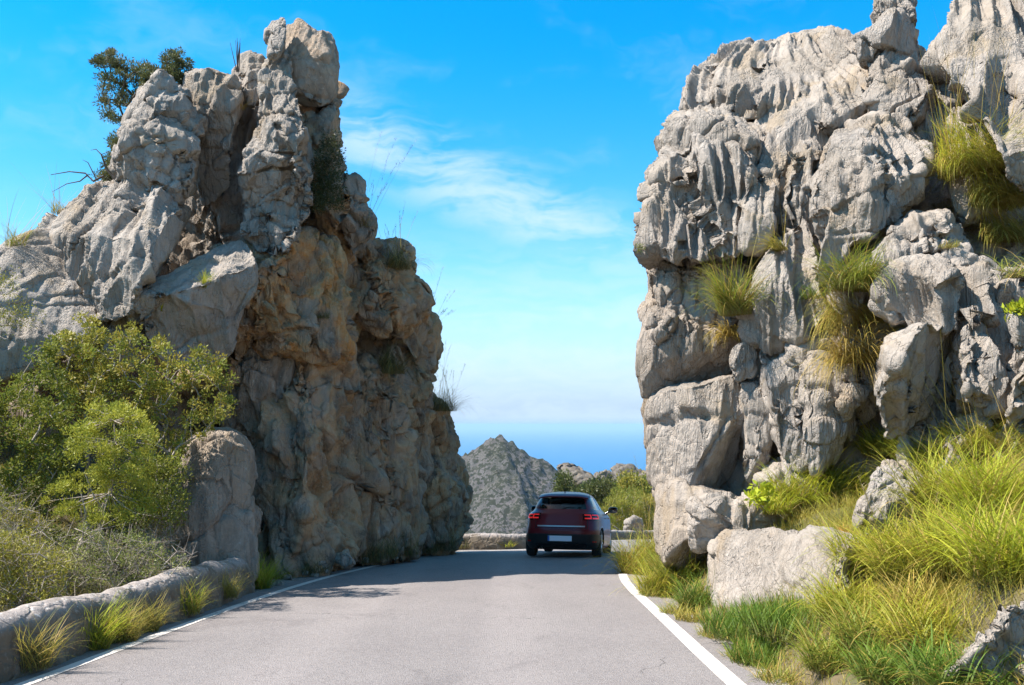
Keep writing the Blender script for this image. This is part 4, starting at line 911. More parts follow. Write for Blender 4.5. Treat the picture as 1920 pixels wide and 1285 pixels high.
# tufts hanging on the left cliff
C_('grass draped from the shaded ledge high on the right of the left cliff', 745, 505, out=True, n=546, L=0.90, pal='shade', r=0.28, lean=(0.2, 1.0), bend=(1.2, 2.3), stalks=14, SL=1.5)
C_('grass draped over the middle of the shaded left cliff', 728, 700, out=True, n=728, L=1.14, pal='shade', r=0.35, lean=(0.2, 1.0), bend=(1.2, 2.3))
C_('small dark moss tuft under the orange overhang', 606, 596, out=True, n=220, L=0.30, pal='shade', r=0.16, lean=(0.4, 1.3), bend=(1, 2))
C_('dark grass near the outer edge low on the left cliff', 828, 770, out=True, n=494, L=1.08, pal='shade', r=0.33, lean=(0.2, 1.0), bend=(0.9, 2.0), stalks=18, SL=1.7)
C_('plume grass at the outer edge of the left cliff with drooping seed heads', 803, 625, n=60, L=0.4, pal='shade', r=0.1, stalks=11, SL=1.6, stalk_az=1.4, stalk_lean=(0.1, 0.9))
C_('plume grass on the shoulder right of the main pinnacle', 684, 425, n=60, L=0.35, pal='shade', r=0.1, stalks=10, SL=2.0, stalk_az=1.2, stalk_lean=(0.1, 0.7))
C_('green tuft in a crack of the leaning left boulder', 384, 538, n=150, L=0.33, pal='bright', r=0.05, lean=(0, 0.5), bend=(0.2, 0.9))
C_('tiny yellow plant on the leaning left boulder', 303, 582, n=26, L=0.20, pal='bright', r=0.02, wd=0.022, lean=(0.2, 1.2), bend=(0.1, 0.5), dry=0)
C_('spiky grass on the skyline at the left picture edge', 28, 462, n=120, L=0.55, pal='green', r=0.15, stalks=26, SL=1.1, stalk_lean=(0.0, 0.8), seeds=False)
C_('spiky grass on the skyline below the dead branch', 112, 400, n=120, L=0.40, pal='mix', r=0.15, stalks=22, SL=1.1, stalk_lean=(0.0, 0.9), seeds=False)
C_('wisps of grass in the cleft beside the main pinnacle top', 452, 205, n=60, L=0.35, pal='straw', r=0.08)

for k_, (x_, y_) in enumerate(((545, 1088), (572, 1080), (604, 1066), (610, 1073), (676, 1054), (590, 1082), (528, 1098), (742, 1047))):
    b_ = hit(x_, y_)[0]
    r_ = RS.uniform(5, 9); a_ = np.linspace(0, 6.28, 8)[:-1] + RS.uniform(-0.2, 0.2, 7)
    st_ = block('stone', np.stack([x_ + r_ * 1.4 * np.cos(a_), y_ - r_ * 0.4 - r_ * 0.8 * np.sin(a_)], 1), float(b_[1]), 0.07, 'small', vox=0.014)
    tag(st_, 'small loose stone on the shaded verge under the left cliff', 'stone', 'small stones under the left cliff')
# ---- right cliff tufts
C_('green and straw tuft on the ledge under the left overhang of the right cliff', 1388, 590, out=True, n=713, L=1.01, wd=0.0105, pal='green', r=0.22, lean=(0.05, 0.9), bend=(0.5, 2.0), stalks=12, SL=1.5, stalk_lean=(0.05, 0.4), seeds=False, dry=0.3)
C_('dry grass hanging below the green tuft on the right cliff ledge', 1378, 632, out=True, n=438, L=0.74, wd=0.0105, pal='straw', r=0.18, lean=(0.6, 1.3), bend=(1.0, 2.0))
C_('fine dark arching tuft beneath the fluted ribs', 1455, 470, out=True, n=254, L=0.50, wd=0.0105, pal='mix', r=0.10, lean=(0.4, 1.2), bend=(0.6, 1.5), stalks=8, SL=0.7, az0=-1.2, azs=0.8, seeds=False)
C_('big green tuft over the hanging straw in the middle of the right cliff', 1590, 545, out=True, n=850, L=0.93, wd=0.0105, pal='green', r=0.31, lean=(0.05, 1.0), bend=(0.9, 2.2), stalks=6, SL=1.0, seeds=False)
C_('upper straw curtain hanging in the middle of the right cliff', 1610, 605, out=True, n=850, L=1.26, wd=0.0105, pal='mix', r=0.38, lean=(0.5, 1.3), bend=(1.1, 2.1), dry=0.4)
C_('lower straw curtain hanging in the middle of the right cliff', 1615, 680, out=True, n=767, L=1.30, wd=0.0105, pal='straw', r=0.31, lean=(0.5, 1.3), bend=(1.1, 2.1), dry=0.5)
C_('large grass clump high at the right picture edge with tall straw stalks', 1830, 330, out=True, n=1234, L=1.16, wd=0.0105, pal='yellow', r=0.49, lean=(0.1, 1.1), bend=(0.9, 2.1), stalks=60, SL=2.1, stalk_lean=(0.0, 0.28), seeds=False, dry=0.25)
C_('grass clump under the tall stalked one at the right edge', 1870, 390, out=True, n=1097, L=1.01, wd=0.0105, pal='mix', r=0.39, lean=(0.2, 1.2), bend=(0.9, 2.1))
C_('grass hanging right of the square topped boulder', 1890, 455, out=True, n=767, L=0.88, wd=0.0105, pal='mix', r=0.32, lean=(0.3, 1.2), bend=(0.9, 2.0), dry=0.3)
C_('grass at the right edge beside the undercut boulder', 1905, 520, out=True, n=492, L=0.68, wd=0.0105, pal='green', r=0.28, lean=(0.3, 1.2), bend=(0.9, 2.0), dry=0.3)
C_('little grey tuft tucked in the hollow of the square topped boulder', 1755, 465, out=True, n=117, L=0.20, wd=0.0105, pal='mix', r=0.14, lean=(0.3, 1.2))
C_('small green tuft beside the big straw curtain', 1530, 560, out=True, n=137, L=0.30, wd=0.0105, pal='deep', r=0.14, lean=(0.3, 1.2))
shrub('tiny green sprig sticking out of the left edge of the right cliff', [(1190, 462), (1200, 460), (1208, 475), (1200, 478)], 13.7, 0.05, P(1216, 482, 13.7), 7, 24, 0.035, 0.3, 'dkgreen', r0=0.008, rad=(0.03, 0.06), name='sprig', cat='plant')
# ---- right bank
big = dict(lean=(0.05, 0.8), bend=(0.7, 1.9))
C_('golden grass clump overhanging the edge line where the road bends', 1190, 1075, n=1047, L=0.90, wd=0.0105, pal='yellow', r=0.26, dry=0.35, stalks=10, SL=0.9, **big)
C_('plume grass with tall stalks standing in front of the right cliff foot', 1235, 1060, n=1128, L=1.04, wd=0.0105, pal='yellow', r=0.26, dry=0.2, stalks=22, SL=1.9, stalk_lean=(0.0, 0.22), **big)
C_('green clump left of the low boulder', 1275, 1100, n=967, L=0.89, wd=0.0105, pal='green', r=0.26, stalks=10, SL=1.3, stalk_lean=(0, 0.25), **big)
C_('golden clump at the road edge in front of the plume grass', 1235, 1115, n=837, L=0.68, wd=0.0105, pal='yellow', r=0.26, dry=0.2, **big)
C_('dark green clump touching the left end of the low boulder', 1310, 1140, n=717, L=0.60, wd=0.0105, pal='deep', r=0.22, **big)
C_('little tuft at the road edge before the broad leaved grass', 1300, 1165, n=312, L=0.25, wd=0.0105, pal='mix', r=0.2)
C_('bright yellow mop of grass behind the low boulder', 1500, 940, n=1430, L=0.75, wd=0.0105, pal='bright', r=0.34, lean=(0.1, 1.0), bend=(0.8, 2.0))
C_('yellow mop of grass left of the upright rock', 1575, 930, n=1300, L=0.80, wd=0.0105, pal='yellow', r=0.34, lean=(0.1, 1.0), bend=(0.8, 2.0))
C_('low yellow tuft beside the small leafy plant at the cliff foot', 1450, 960, n=546, L=0.42, wd=0.0105, pal='bright', r=0.22, **big)
C_('tall clump right behind the upright rock', 1665, 850, n=1170, L=0.58, wd=0.0105, pal='yellow', r=0.34, stalks=10, SL=1.5, **big)
C_('clump with crossing stalks above the upright rock', 1740, 860, n=1170, L=0.54, wd=0.0105, pal='yellow', r=0.36, stalks=20, SL=1.6, stalk_lean=(0.05, 0.6), seeds=False, **big)
C_('tall straw stalked clump under the right boulders', 1840, 850, n=1170, L=0.58, wd=0.0105, pal='yellow', r=0.36, stalks=24, SL=1.7, stalk_lean=(0.05, 0.75), stalk_az=-1.3, seeds=False, **big)
C_('grass at the right picture edge under the stone ribs', 1915, 850, n=910, L=0.54, wd=0.0105, pal='mix', r=0.34, stalks=14, SL=1.4, stalk_lean=(0.1, 0.8), stalk_az=-1.3, seeds=False, **big)
C_('yellow green clump right of the upright rock', 1785, 960, n=1300, L=0.86, wd=0.0105, pal='yellow', r=0.36, **big)
C_('broad yellow clump at the right edge level with the upright rock', 1880, 970, n=1300, L=0.86, wd=0.0105, pal='bright', r=0.36, stalks=8, SL=1.2, seeds=False, **big)
C_('dry based clump in the middle of the right bank', 1715, 1085, n=1170, L=0.74, wd=0.0105, pal='yellow', r=0.30, dry=0.2, stalks=8, SL=0.9, **big)
C_('yellow clump above the corner slab', 1810, 1070, n=1170, L=0.78, wd=0.0105, pal='yellow', r=0.32, **big)
C_('tall clump at the right edge above the corner slab', 1905, 1080, n=1040, L=0.78, wd=0.0105, pal='bright', r=0.30, **big)
C_('clump right of the low boulder', 1640, 1070, n=1040, L=0.66, wd=0.0105, pal='yellow', r=0.28, **big)
C_('arching pale clump in front of the low boulder', 1600, 1160, n=910, L=0.57, wd=0.0105, pal='yellow', r=0.26, dry=0.15, **big)
C_('dry clump left of the corner slab', 1740, 1150, n=728, L=0.42, wd=0.0105, pal='mix', r=0.24, dry=0.5, **big)
C_('long bladed green clump at the bottom edge left of centre bank', 1560, 1250, n=650, L=0.45, wd=0.0105, pal='green', r=0.2, **big)
C_('deep green grass clump at the bottom edge', 1680, 1270, n=1040, L=0.36, wd=0.0105, pal='deep', r=0.26, **big)
C_('deep green grass clump at the bottom beside the corner slab', 1790, 1278, n=910, L=0.32, wd=0.0105, pal='deep', r=0.24, **big)
C_('patch of short broad bladed grass under the low boulder', 1420, 1185, n=1690, L=0.30, pal='deep', r=0.5, wd=0.011, lean=(0, 0.9), bend=(0, 0.8), K=4, dry=0.05)
C_('patch of short broad bladed grass right under the low boulder', 1500, 1175, n=1690, L=0.30, pal='deep', r=0.5, wd=0.011, lean=(0, 0.9), bend=(0, 0.8), K=4, dry=0.05)
C_('patch of short broad bladed grass nearest the road line', 1440, 1240, n=1170, L=0.24, pal='deep', r=0.32, wd=0.010, lean=(0, 0.9), bend=(0, 0.8), K=4, dry=0.1)
C_('orange dead leaf litter tuft left of the upright rock', 1603, 1000, n=546, L=0.16, wd=0.0105, pal='orange', r=0.22, lean=(0.7, 1.5), bend=(0, 1))
shrub('small broad leaved plant at the foot of the right cliff', [(1410, 930), (1425, 912), (1445, 920), (1450, 945), (1425, 955)], 11.3, 0.1, B(1430, 955) if B(1430, 955) is not None else P(1430, 955, 11.3), 14, 14, 0.09, 0.45, 'bright', r0=0.01, rad=(0.05, 0.10), name='leafy_plant', cat='plant')
shrub('fleshy green leaves with yellow tips on the ledge at the right edge', [(1880, 590), (1895, 578), (1925, 575), (1925, 590)], 9.9, 0.08, P(1905, 595, 9.9), 8, 16, 0.09, 0.45, 'bright', r0=0.01, rad=(0.05, 0.09), name='leafy_plant', cat='plant')
for x_, y_, l_ in ((1228, 1118, 'low straw fringe at the edge line nearest the bend'), (1268, 1150, 'second low straw fringe along the edge line from the bend'), (1345, 1195, 'low yellow fringe at the road edge left of the broad bladed grass'), (1400, 1235, 'low yellow fringe at the road edge below the broad bladed grass'), (1460, 1278, 'low fringe of grass where the road edge leaves the picture')):
    C_(l_, x_, y_, n=420, L=0.24, pal='green', r=0.18, lean=(0.2, 1.2), bend=(0.3, 1.2), dry=0.4, group='low fringe along the right road edge')
C_('leaning green and straw clump between the broad bladed grass and the corner slab', 1640, 1205, n=900, L=0.48, wd=0.0105, pal='green', r=0.26, dry=0.25, **big)
C_('yellow clump just above the corner slab and the deep green clumps', 1745, 1205, n=900, L=0.45, wd=0.0105, pal='yellow', r=0.26, dry=0.25, **big)
# ground cover that nobody could count
def cover(name, label, region, n, L, pal, seed, wd=0.006, maxn=None):
    rs = np.random.RandomState(seed); x0, x1, y0, y1 = region
    X = rs.uniform(x0, x1, n); Y = rs.uniform(y0, y1, n); s1, s2 = dist_lr(X, Y)
    nz = vnoise(np.stack([X * 1.1, Y * 1.1, X * 0], 1), seed)
    keep = ((s2 > 0.27 + 0.12 * nz + 0.08 * rs.rand(n)) if x0 > -1 else (s1 > 0.95 + 0.1 * rs.rand(n))) & (nz + rs.rand(n) * 0.6 > -0.15)
    X, Y, s2, nz = X[keep], Y[keep], s2[keep], nz[keep]; m = len(X)
    base = np.stack([X, Y, ground_z(X, Y) - 0.01], 1); grow = np.clip((s2 - 0.3) / 0.8, 0.3, 1) if x0 > -1 else 1.0
    c1 = pick(pal, m, rs); dr = rs.rand(m) < 0.15 + 0.3 * nz; c1[dr] = pick('straw', dr.sum(), rs)
    V, Fc, C = blade_mesh(base, L * rs.uniform(0.4, 1.2, m) * grow, rs.uniform(0, 6.28, m), rs.uniform(0, 0.9, m), rs.uniform(0.1, 1.4, m), wd * rs.uniform(0.7, 1.3, m), 3, c1 * 0.6 + np.array([0.08, 0.06, 0.02]), c1)
    o = mesh(name, V, Fc, M['grass'], None, False, C); tag(o, label, kind='stuff')
cover('grass', 'short grass covering the right bank', (1.8, 7.0, 3.5, 15.5), 105000, 0.24, 'mix', 3)
cover('grass', 'thin grass on the ground behind the left wall', (-10, -3.2, 4, 16), 36000, 0.20, 'mix', 4)
cover('grass', 'thin grass along the foot of the shaded left cliff', (-4.6, -0.8, 12.5, 24.5), 9000, 0.14, 'mix', 6) if False else None

# ---- beyond the bend
def far_rock(label, out, d, t, **kw):
    o = block('rock_outcrop', out, d, t, 'crag', vox=0.12, gx=0, gy=0.5, mat='rock_dark', **kw); tag(o, label, 'rock outcrop')
far_rock('grey crag rising behind the car roof', [(1050, 1040), (1056, 905), (1068, 888), (1082, 882), (1094, 892), (1104, 905), (1120, 930), (1125, 1040)], 72, 2.4)
far_rock('broken grey ledge between the two crags', [(1095, 1040), (1098, 900), (1115, 889), (1140, 887), (1160, 894), (1180, 900), (1200, 1040)], 76, 2.4)
far_rock('small crag beside the right cliff edge', [(1158, 1040), (1160, 890), (1170, 874), (1182, 877), (1192, 892), (1215, 886), (1260, 892), (1260, 1040)], 70, 2.4)
GB = 'scrub on the crags beyond the bend'
shrub('dark scrub on the slope between the crags', [(1085, 925), (1120, 905), (1165, 910), (1165, 960), (1085, 960)], 66, 1.5, P(1120, 1000, 66), 60, 110, 0.22, 0.5, 'farscrub', rad=(0.5, 1.1), r0=0.1, group=GB)
shrub('dark bush beside the crag behind the car roof', [(1050, 900), (1060, 890), (1065, 905), (1058, 925), (1045, 930)], 69, 0.8, P(1055, 960, 69), 16, 110, 0.22, 0.5, 'farscrub', rad=(0.4, 0.8), r0=0.08, group=GB)
shrub('olive bush on the crag beside the right cliff edge', [(1170, 898), (1200, 895), (1215, 905), (1215, 935), (1165, 930)], 64, 1.2, P(1190, 970, 64), 40, 110, 0.20, 0.5, 'olive', rad=(0.4, 0.9), r0=0.08, group=GB)
shrub('rounded olive green bush beyond the parapet right of the car', [(1132, 955), (1145, 928), (1168, 918), (1195, 920), (1225, 935), (1230, 1040), (1128, 1040)], 46, 1.2, P(1180, 1060, 46), 120, 140, 0.16, 0.18, 'olive', rad=(0.25, 0.5), r0=0.08, up=1.2)
rock_thing('pale stone on the far side of the parapet under the olive green bush', [(1165, 990), (1172, 968), (1190, 964), (1204, 972), (1206, 1000), (1168, 1005)], 43, 0.5, vox=0.06)
far_rock2 = block('rock', [(990, 1010), (1000, 996), (1012, 1000), (1014, 1020), (990, 1022)], 26.8, 0.2, 'small', vox=0.03); bpy.data.objects.remove(far_rock2)
C_('yellow weed at the foot of the far parapet left of the car', 952, 1024, n=120, L=0.28, pal='bright', r=0.2, wd=0.014)

# ------------------------------------------------------------------ car
def build_car():
    paint = flat('dark_red_paint', (0.13, 0.008, 0.014), 0.35, 0.0, 0.25, 0.22); black = flat('black_plastic', (0.012, 0.012, 0.013), 0.45)
    gloss = flat('gloss_black', (0.008, 0.008, 0.009), 0.12); chrome = flat('chrome', (0.46, 0.45, 0.44), 0.35, 0.35); rubber = flat('tyre_rubber', (0.015, 0.015, 0.016), 0.8)
    alloy = flat('alloy', (0.45, 0.45, 0.46), 0.3, 1.0); white = flat('plate_white', (0.72, 0.73, 0.78), 0.5); blue = flat('plate_blue', (0.03, 0.13, 0.45), 0.5)
    red = flat('lamp_red', (0.55, 0.02, 0.02), 0.2, emis=((1.0, 0.04, 0.04), 0.18)); dred = flat('reflector_red', (0.35, 0.015, 0.015), 0.25); seatm = flat('seat_cloth', (0.02, 0.02, 0.022), 0.9)
    gm, T = new_mat('tinted_glass')
    fr = T.n('ShaderNodeFresnel', {0: 1.45}).outputs[0]
    gl = T.n('ShaderNodeBsdfGlossy', {0: rgb(1, 1, 1), 1: 0.02}); tr = T.n('ShaderNodeBsdfTransparent', {0: rgb(0.62, 0.76, 0.74)})
    finish(T, T.n('ShaderNodeMixShader', {0: T.math('MULTIPLY_ADD', fr, 1.0, 0.02), 1: tr.outputs[0], 2: gl.outputs[0]}).outputs[0])
    root = empty('car'); root['_local'] = 1
    tag(root, 'dark red hatchback seen from behind driving into the bend in the shade', 'car')
    lv = np.array([  # z, half width, rear y, front y, roundness
        (0.17, 0.80, 0.20, 3.85, 7), (0.24, 0.845, 0.10, 3.98, 7), (0.34, 0.862, 0.04, 4.04, 7), (0.50, 0.866, 0.00, 4.06, 6.5), (0.60, 0.866, 0.00, 4.04, 6), (0.70, 0.865, 0.03, 4.0, 5.5),
        (0.80, 0.862, 0.07, 3.88, 5.2), (0.88, 0.855, 0.10, 3.6, 5), (0.95, 0.83, 0.13, 3.25, 4.8), (1.00, 0.765, 0.17, 3.02, 4.2), (1.05, 0.715, 0.21, 2.86, 4.6), (1.12, 0.685, 0.26, 2.68, 5),
        (1.20, 0.645, 0.33, 2.48, 5), (1.28, 0.605, 0.42, 2.26, 4.5), (1.33, 0.575, 0.48, 2.10, 4.2), (1.37, 0.54, 0.56, 1.98, 3.8), (1.40, 0.49, 0.66, 1.86, 3.4), (1.425, 0.41, 0.80, 1.70, 3.2), (1.447, 0.28, 1.05, 1.45, 2.6)])
    zs = np.unique(np.round(np.r_[np.arange(0.17, 1.30, 0.025), np.arange(1.30, 1.448, 0.012), 1.05, 1.29, 1.447], 4))
    def lev(z): return [np.interp(z, lv[:, 0], lv[:, k]) for k in (1, 2, 3, 4)]
    def surf(u, z, off=0.0):
        """u in [0,1): 0 = rear centre, 0.25 = right side (+x), 0.5 front, 0.75 left"""
        wd_, yr, yf, n = lev(z); th = u * 2 * math.pi
        sx, cy = np.sin(th), -np.cos(th)
        a = np.maximum(np.abs(sx) ** n + np.abs(cy) ** n, 1e-9) ** (-1 / n)
        x = (wd_ + off) * sx * a; yc = (yr + yf) / 2; hl = (yf - yr) / 2 + off
        # crown the rear a little
        y = yc + hl * cy * a
        y = y + np.where(cy < 0, 0.10 * (x / (wd_ + 1e-6)) ** 2, 0)
        # pull the front half in
        t = np.clip((y - 2.6) / 1.5, 0, 1); x = x * (1 - 0.12 * t * t)
        return np.stack([x, y, z + 0 * x], -1)
    # non-uniform u: dense at rear; parametrise by angle so that x is roughly even across the tail
    def u_of_x(f):  # f in [-1,1] across the rear: fraction of half width
        return math.atan2(f, 1.0) / (2 * math.pi)
    ux = [u_of_x(f) for f in np.linspace(-1, 1, 49)]
    side = np.linspace(ux[-1], 0.5 - ux[-1], 90)[1:-1]; front = [0.5 + u_of_x(f) for f in np.linspace(-1, 1, 25)]; side2 = np.linspace(0.5 + ux[-1], 1 + ux[0], 90)[1:-1]
    us = np.r_[ux, side, front, side2]; nu = len(us); nz = len(zs)
    U, Z = np.meshgrid(us, zs, indexing='ij'); V = surf(U, Z)
    Rw = 0.345; axles = (0.70, 3.29); wz = 0.31
    keep = {}; groups = {'body': [], 'rear_window': [], 'windshield': [], 'side_window': [[], []]}
    V = V.copy()
    sidev = np.abs(V[..., 0]) > 0.60
    for ya in axles:
        r = np.sqrt((V[..., 1] - ya) ** 2 + (V[..., 2] - wz) ** 2); m = sidev & (np.abs(r - Rw) < 0.02)
        V[..., 1] = np.where(m, ya + (V[..., 1] - ya) * Rw / r, V[..., 1]); V[..., 2] = np.where(m, wz + (V[..., 2] - wz) * Rw / r, V[..., 2])
    idx = lambda i, j: (i % nu) * nz + j
    Vf = V.reshape(-1, 3)
    for i in range(nu):
        for j in range(nz - 1):
            f = (idx(i, j), idx(i + 1, j), idx(i + 1, j + 1), idx(i, j + 1)); c = Vf[list(f)].mean(0); z = (zs[j] + zs[j + 1]) / 2
            x, y = c[0], c[1]
            if any((y - ya) ** 2 + (c[2] - wz) ** 2 < (Rw - 0.004) ** 2 for ya in axles) and abs(x) > 0.5: continue
            w0, yr, yf, n0 = lev(z); u = us[i]
            if i < 48 and 1.05 < z < 1.30 and abs(-1 + (i + 0.5) / 24) < 0.80 - 0.12 * (z - 1.05) / 0.25 * 0: groups['rear_window'].append(f); continue
            if 1.05 < z < 1.33 and 48 <= i < 48 + 89 or 1.05 < z < 1.33 and i >= nu - 89:
                fr_ = (y - yr) / (yf - yr)
                if 0.17 < fr_ < 0.93 and not (0.50 < fr_ < 0.53):
                    groups['side_window'][0 if x > 0 else 1].append(f); continue
            if 1.03 < z < 1.36 and 137 <= i < 137 + 25 and abs(x) < w0 * 0.86: groups['windshield'].append(f); continue
            groups['body'].append(f)
    # roof cap
    top = [idx(i, nz - 1) for i in range(nu)]; Vf = np.concatenate([Vf, [(0, 1.25, 1.455)]]); ic = len(Vf) - 1
    for i in range(nu): groups['body'].append((top[i], top[(i + 1) % nu], ic, ic))
    def sub(name, fs, mat, parent, off=0.0, smooth=True):
        fs = np.array(fs); ids, inv = np.unique(fs, return_inverse=True); V2 = Vf[ids].copy(); cc = np.array([0, 1.7, 0.6]); 
        d = V2 - cc; d[:, 1] *= 0.4; d /= np.linalg.norm(d, axis=1, keepdims=True); V2 += d * off
        o = mesh(name, V2, inv.reshape(fs.shape), mat, parent, smooth); return o
    body = sub('body', groups['body'], paint, root)
    sub('rear_window', groups['rear_window'], gm, root, -0.004); sub('windshield', groups['windshield'], gm, root, -0.004)
    for k in (0, 1): sub('side_window', groups['side_window'][k], gm, root, -0.004)
    def patch(name, f0, f1, z0, z1, off, mat, parent=root, nx=14, nzz=5, shape=None, th=0.012):
        """slab lying on the tail between half-width fractions f0..f1 (beyond 1 wraps on to the side)"""
        fx = np.linspace(f0, f1, nx); t = np.linspace(0, 1, nzz)
        Fx, Tt = np.meshgrid(fx, t, indexing='ij')
        za = np.array([z0(f) if callable(z0) else z0 for f in fx]); zb = np.array([z1(f) if callable(z1) else z1 for f in fx])
        Zz = za[:, None] + (zb - za)[:, None] * Tt
        uu = np.arctan(Fx) / (2 * math.pi)
        A = surf(uu, Zz, off); Bk = surf(uu, Zz, off - th)
        V2 = np.concatenate([A.reshape(-1, 3), Bk.reshape(-1, 3)]); n1 = nx * nzz; fs = [tuple(q) for q in grid_faces(nx, nzz)]; fs += [tuple(n1 + np.array(q)[::-1]) for q in grid_faces(nx, nzz)]
        for i in range(nx - 1):
            a, b = i * nzz, (i + 1) * nzz; fs += [(a, b, b + n1, a + n1), (a + nzz - 1, a + nzz - 1 + n1, b + nzz - 1 + n1, b + nzz - 1)]
        for j in range(nzz - 1):
            a, b = j, j + 1; fs += [(a, a + n1, b + n1, b)]; a += (nx - 1) * nzz; b = a + 1; fs += [(a, b, b + n1, a + n1)]
        return mesh(name, V2, fs, mat, parent, False)
    bump = patch('bumper', -1.25, 1.25, 0.18, 0.50, 0.010, black, nx=50, nzz=10)
    patch('diffuser', -0.62, 0.62, 0.19, 0.30, 0.030, gloss, bump)
    patch('trim_strip', -0.60, 0.60, 0.665, 0.692, 0.016, chrome, nx=30)
    patch('hatch_lip', -0.62, 0.62, 0.60, 0.625, 0.014, paint, nx=30)
    for s_ in (-1, 1):
        zz0 = lambda f: 0.835 + 0.02 * abs(f); zz1 = lambda f: 0.93 + 0.035 * abs(f)
        a, b = sorted((s_ * 0.56, s_ * 1.12))
        L_ = patch('tail_light', a, b, lambda f: 0.805 + 0.03 * (1.12 - abs(f)), lambda f: 0.925 + 0.045 * abs(f), 0.010, gloss, nx=20)
        for (p0, p1) in ((0.60, 0.79), (0.83, 1.08)):
            a, b = sorted((s_ * p0, s_ * p1)); patch('lens', a, b, lambda f: 0.838, lambda f: 0.866, 0.020, red, L_, nx=8); patch('lens', a, b, lambda f: 0.915, lambda f: 0.937, 0.020, red, L_, nx=8)
            c_ = s_ * p1; a, b = sorted((c_ - s_ * 0.03, c_)); patch('lens', a, b, 0.866, 0.917, 0.020, red, L_, nx=4)
        a, b = sorted((s_ * 0.80, s_ * 0.93)); patch('reflector', a, b, 0.335, 0.365, 0.016, dred, bump, nx=6)
    for s_ in (-1, 1):
        a, b = sorted((s_ * 0.665, s_ * 0.68)); patch('shut_line', a, b, 0.625, 0.84, 0.004, black, nx=2)
    patch('shut_line', -0.66, 0.66, 0.628, 0.638, 0.004, black, nx=24, nzz=2); patch('shut_line', -0.98, 0.98, 0.503, 0.512, 0.004, black, nx=30, nzz=2)
    # spoiler
    mb = MB(); n_ = 21; xs = np.linspace(-0.60, 0.60, n_); prof = [(0.30, 1.335), (0.27, 1.315), (0.30, 1.305), (0.46, 1.335), (0.60, 1.395), (0.62, 1.412), (0.46, 1.385)]
    Vp = np.array([[(x, y + 0.16 * (x / 0.6) ** 4 + 0.05 * (x / 0.6) ** 2, z - 0.05 * (x / 0.6) ** 4) for (y, z) in prof] for x in xs * 0.93]).reshape(-1, 3); k = len(prof)
    fs = [(i * k + j, i * k + (j + 1) % k, (i + 1) * k + (j + 1) % k, (i + 1) * k + j) for i in range(n_ - 1) for j in range(k)]
    mb.add(Vp, fs); mb.build('spoiler', paint, root, True)
    mb = MB(); mb.tube([(0.0, 0.72, 1.42), (0.0, 0.70, 1.46), (0, 0.62, 1.53)], [0.014, 0.007, 0.004], 6); mb.build('antenna', black, root, True)
    mb = MB(); mb.box((-0.02, 0.0, 0.415), (0.262, 0.012, 0.057)); pl = mb.build('number_plate', white, bump)
    mb = MB(); mb.box((-0.262, -0.001, 0.415), (0.020, 0.0135, 0.056)); mb.build('plate_band', blue, pl)
    mb = MB(); mb.tube([(0.0, 0.20, 1.045), (0.10, 0.225, 1.09), (0.28, 0.24, 1.10)], [0.012, 0.008, 0.006], 5); mb.build('wiper', black, root)
    mb = MB(); mb.box((0, 2.0, 0.24), (0.66, 1.75, 0.05)); mb.build('underbody', black, root)
    mb = MB(); mb.tube([(-0.45, 0.10, 0.20), (-0.45, 0.5, 0.21)], 0.03, 8); mb.build('exhaust', chrome, root)
    for s_ in (-1, 1):  # mirrors
        mb = MB(); th = np.linspace(0, 2 * math.pi, 14, endpoint=False); rings = []
        for yy, r_ in ((-0.05, 0.85), (-0.03, 1.0), (0.05, 0.9), (0.11, 0.45)):
            rings.append(np.stack([s_ * (0.955 + 0.115 * r_ * np.sign(np.cos(th)) * np.abs(np.cos(th)) ** 0.6), np.full(14, 2.52 + yy), 1.06 + 0.075 * r_ * np.sign(np.sin(th)) * np.abs(np.sin(th)) ** 0.6], 1))
        Vm = np.concatenate(rings); fs = [(a * 14 + b, a * 14 + (b + 1) % 14, (a + 1) * 14 + (b + 1) % 14, (a + 1) * 14 + b) for a in range(3) for b in range(14)]
        fs += [(0, k_, k_ + 1, k_ + 1) for k_ in range(1, 13)] + [(42, 42 + k_, 43 + k_, 43 + k_) for k_ in range(1, 13)]
        mb.add(Vm, fs); mb.tube([(s_ * 0.78, 2.55, 0.98), (s_ * 0.86, 2.53, 1.02)], [0.03, 0.02], 6); mb.build('mirror', gloss, root, True)
    for s_ in (-1, 1):
        for ya in (1.35, 2.3):
            mb = MB(); mb.tube([(s_ * 0.868, ya - 0.09, 0.86), (s_ * 0.885, ya, 0.865), (s_ * 0.868, ya + 0.09, 0.86)], 0.012, 6); mb.build('door_handle', paint, root, True)
    # wheels
    def wheel(x, y, s_):
        th = np.linspace(0, 2 * math.pi, 40, endpoint=False)
        pr = [(-0.10, 0.20), (-0.105, 0.27), (-0.085, 0.300), (-0.05, 0.31), (0.05, 0.31), (0.085, 0.300), (0.105, 0.27), (0.10, 0.20), (0.07, 0.19), (-0.07, 0.19)]
        Vw = np.array([[(x + a * s_, y + r * math.cos(t), wz + r * math.sin(t)) for a, r in pr] for t in th]).reshape(-1, 3); k = len(pr)
        fs = [(i * k + j, ((i + 1) % 40) * k + j, ((i + 1) % 40) * k + (j + 1) % k, i * k + (j + 1) % k) for i in range(40) for j in range(k)]
        wb = MB(); wb.add(Vw, fs); e = wb.build('wheel', rubber, root, True)
        rb = MB()
        for q in range(5):
            a = q * 2 * math.pi / 5; c, s2 = math.cos(a), math.sin(a)
            rb.tube([(x + 0.08 * s_, y + 0.02 * c, wz + 0.02 * s2), (x + 0.09 * s_, y + 0.19 * c, wz + 0.19 * s2)], [0.03, 0.022], 6)
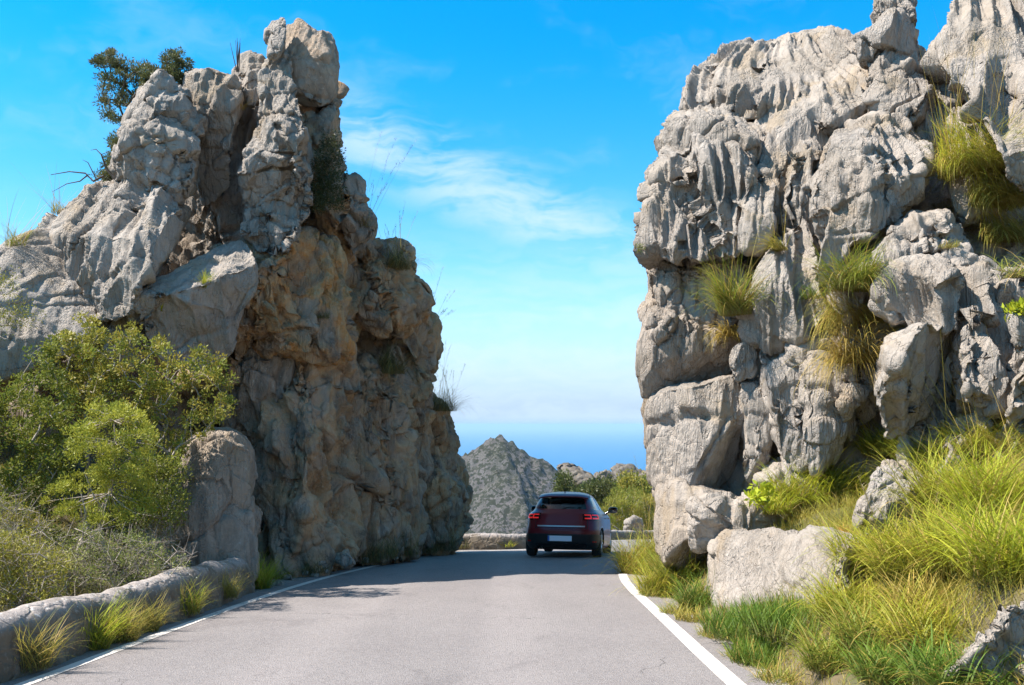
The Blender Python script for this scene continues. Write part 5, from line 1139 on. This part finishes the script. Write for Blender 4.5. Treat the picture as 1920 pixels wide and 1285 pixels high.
        ring = [(x + 0.085 * s_, y + 0.195 * math.cos(t), wz + 0.195 * math.sin(t)) for t in np.linspace(0, 2 * math.pi, 33)]; rb.tube(ring, 0.014, 6)
        rb.build('rim', alloy, e, True)
    for s_ in (-1, 1):
        wheel(s_ * 0.735, axles[0], s_); wheel(s_ * 0.735, axles[1], s_)
    # inside
    def rbox(name, c, h, mat):
        bm = bmesh.new(); bmesh.ops.create_cube(bm, size=2.0)
        for v in bm.verts: v.co = Vector((c[0] + v.co.x * h[0], c[1] + v.co.y * h[1], c[2] + v.co.z * h[2]))
        bmesh.ops.bevel(bm, geom=bm.edges[:], offset=min(h) * 0.5, segments=2, affect='EDGES'); me = bpy.data.meshes.new(name); bm.to_mesh(me); bm.free(); me.materials.append(mat); link(name, me, root)
    rbox('rear_seat', (0, 0.95, 0.78), (0.60, 0.10, 0.24), seatm)
    for x in (-0.36, 0.36): rbox('seat', (x, 2.0, 0.80), (0.24, 0.09, 0.32), seatm); rbox('headrest', (x, 1.98, 1.17), (0.12, 0.05, 0.07), seatm)
    for x in (-0.36, 0.36): rbox('headrest', (x, 0.93, 1.06), (0.11, 0.04, 0.05), seatm)
    rbox('dashboard', (0, 2.85, 0.90), (0.62, 0.22, 0.10), seatm)
    rbox('parcel_shelf', (0, 0.62, 0.98), (0.58, 0.26, 0.012), seatm)
    # place on the road
    X0, Y0 = 1.05, 20.0; hd = RAD(10.5)
    f = Vector((math.sin(hd), math.cos(hd), 0)); z0 = float(road_z(Y0 + 0.7)); z1 = float(road_z(Y0 + 0.7 + 2.59 * math.cos(hd)))
    f = Vector((f.x * 2.59, f.y * 2.59, z1 - z0)).normalized(); r = Vector((math.cos(hd), -math.sin(hd), 0)); u = r.cross(f)
    m = Matrix((r, f, u)).transposed().to_4x4(); o0 = Vector((X0, Y0, float(road_z(Y0)) + 0.014))
    root.matrix_world = Matrix.Translation(o0) @ m
build_car()
for o_ in list(sc.objects):
    if o_.name == 'haze': o_.hide_viewport = False
    if '_local' in o_: del o_['_local']
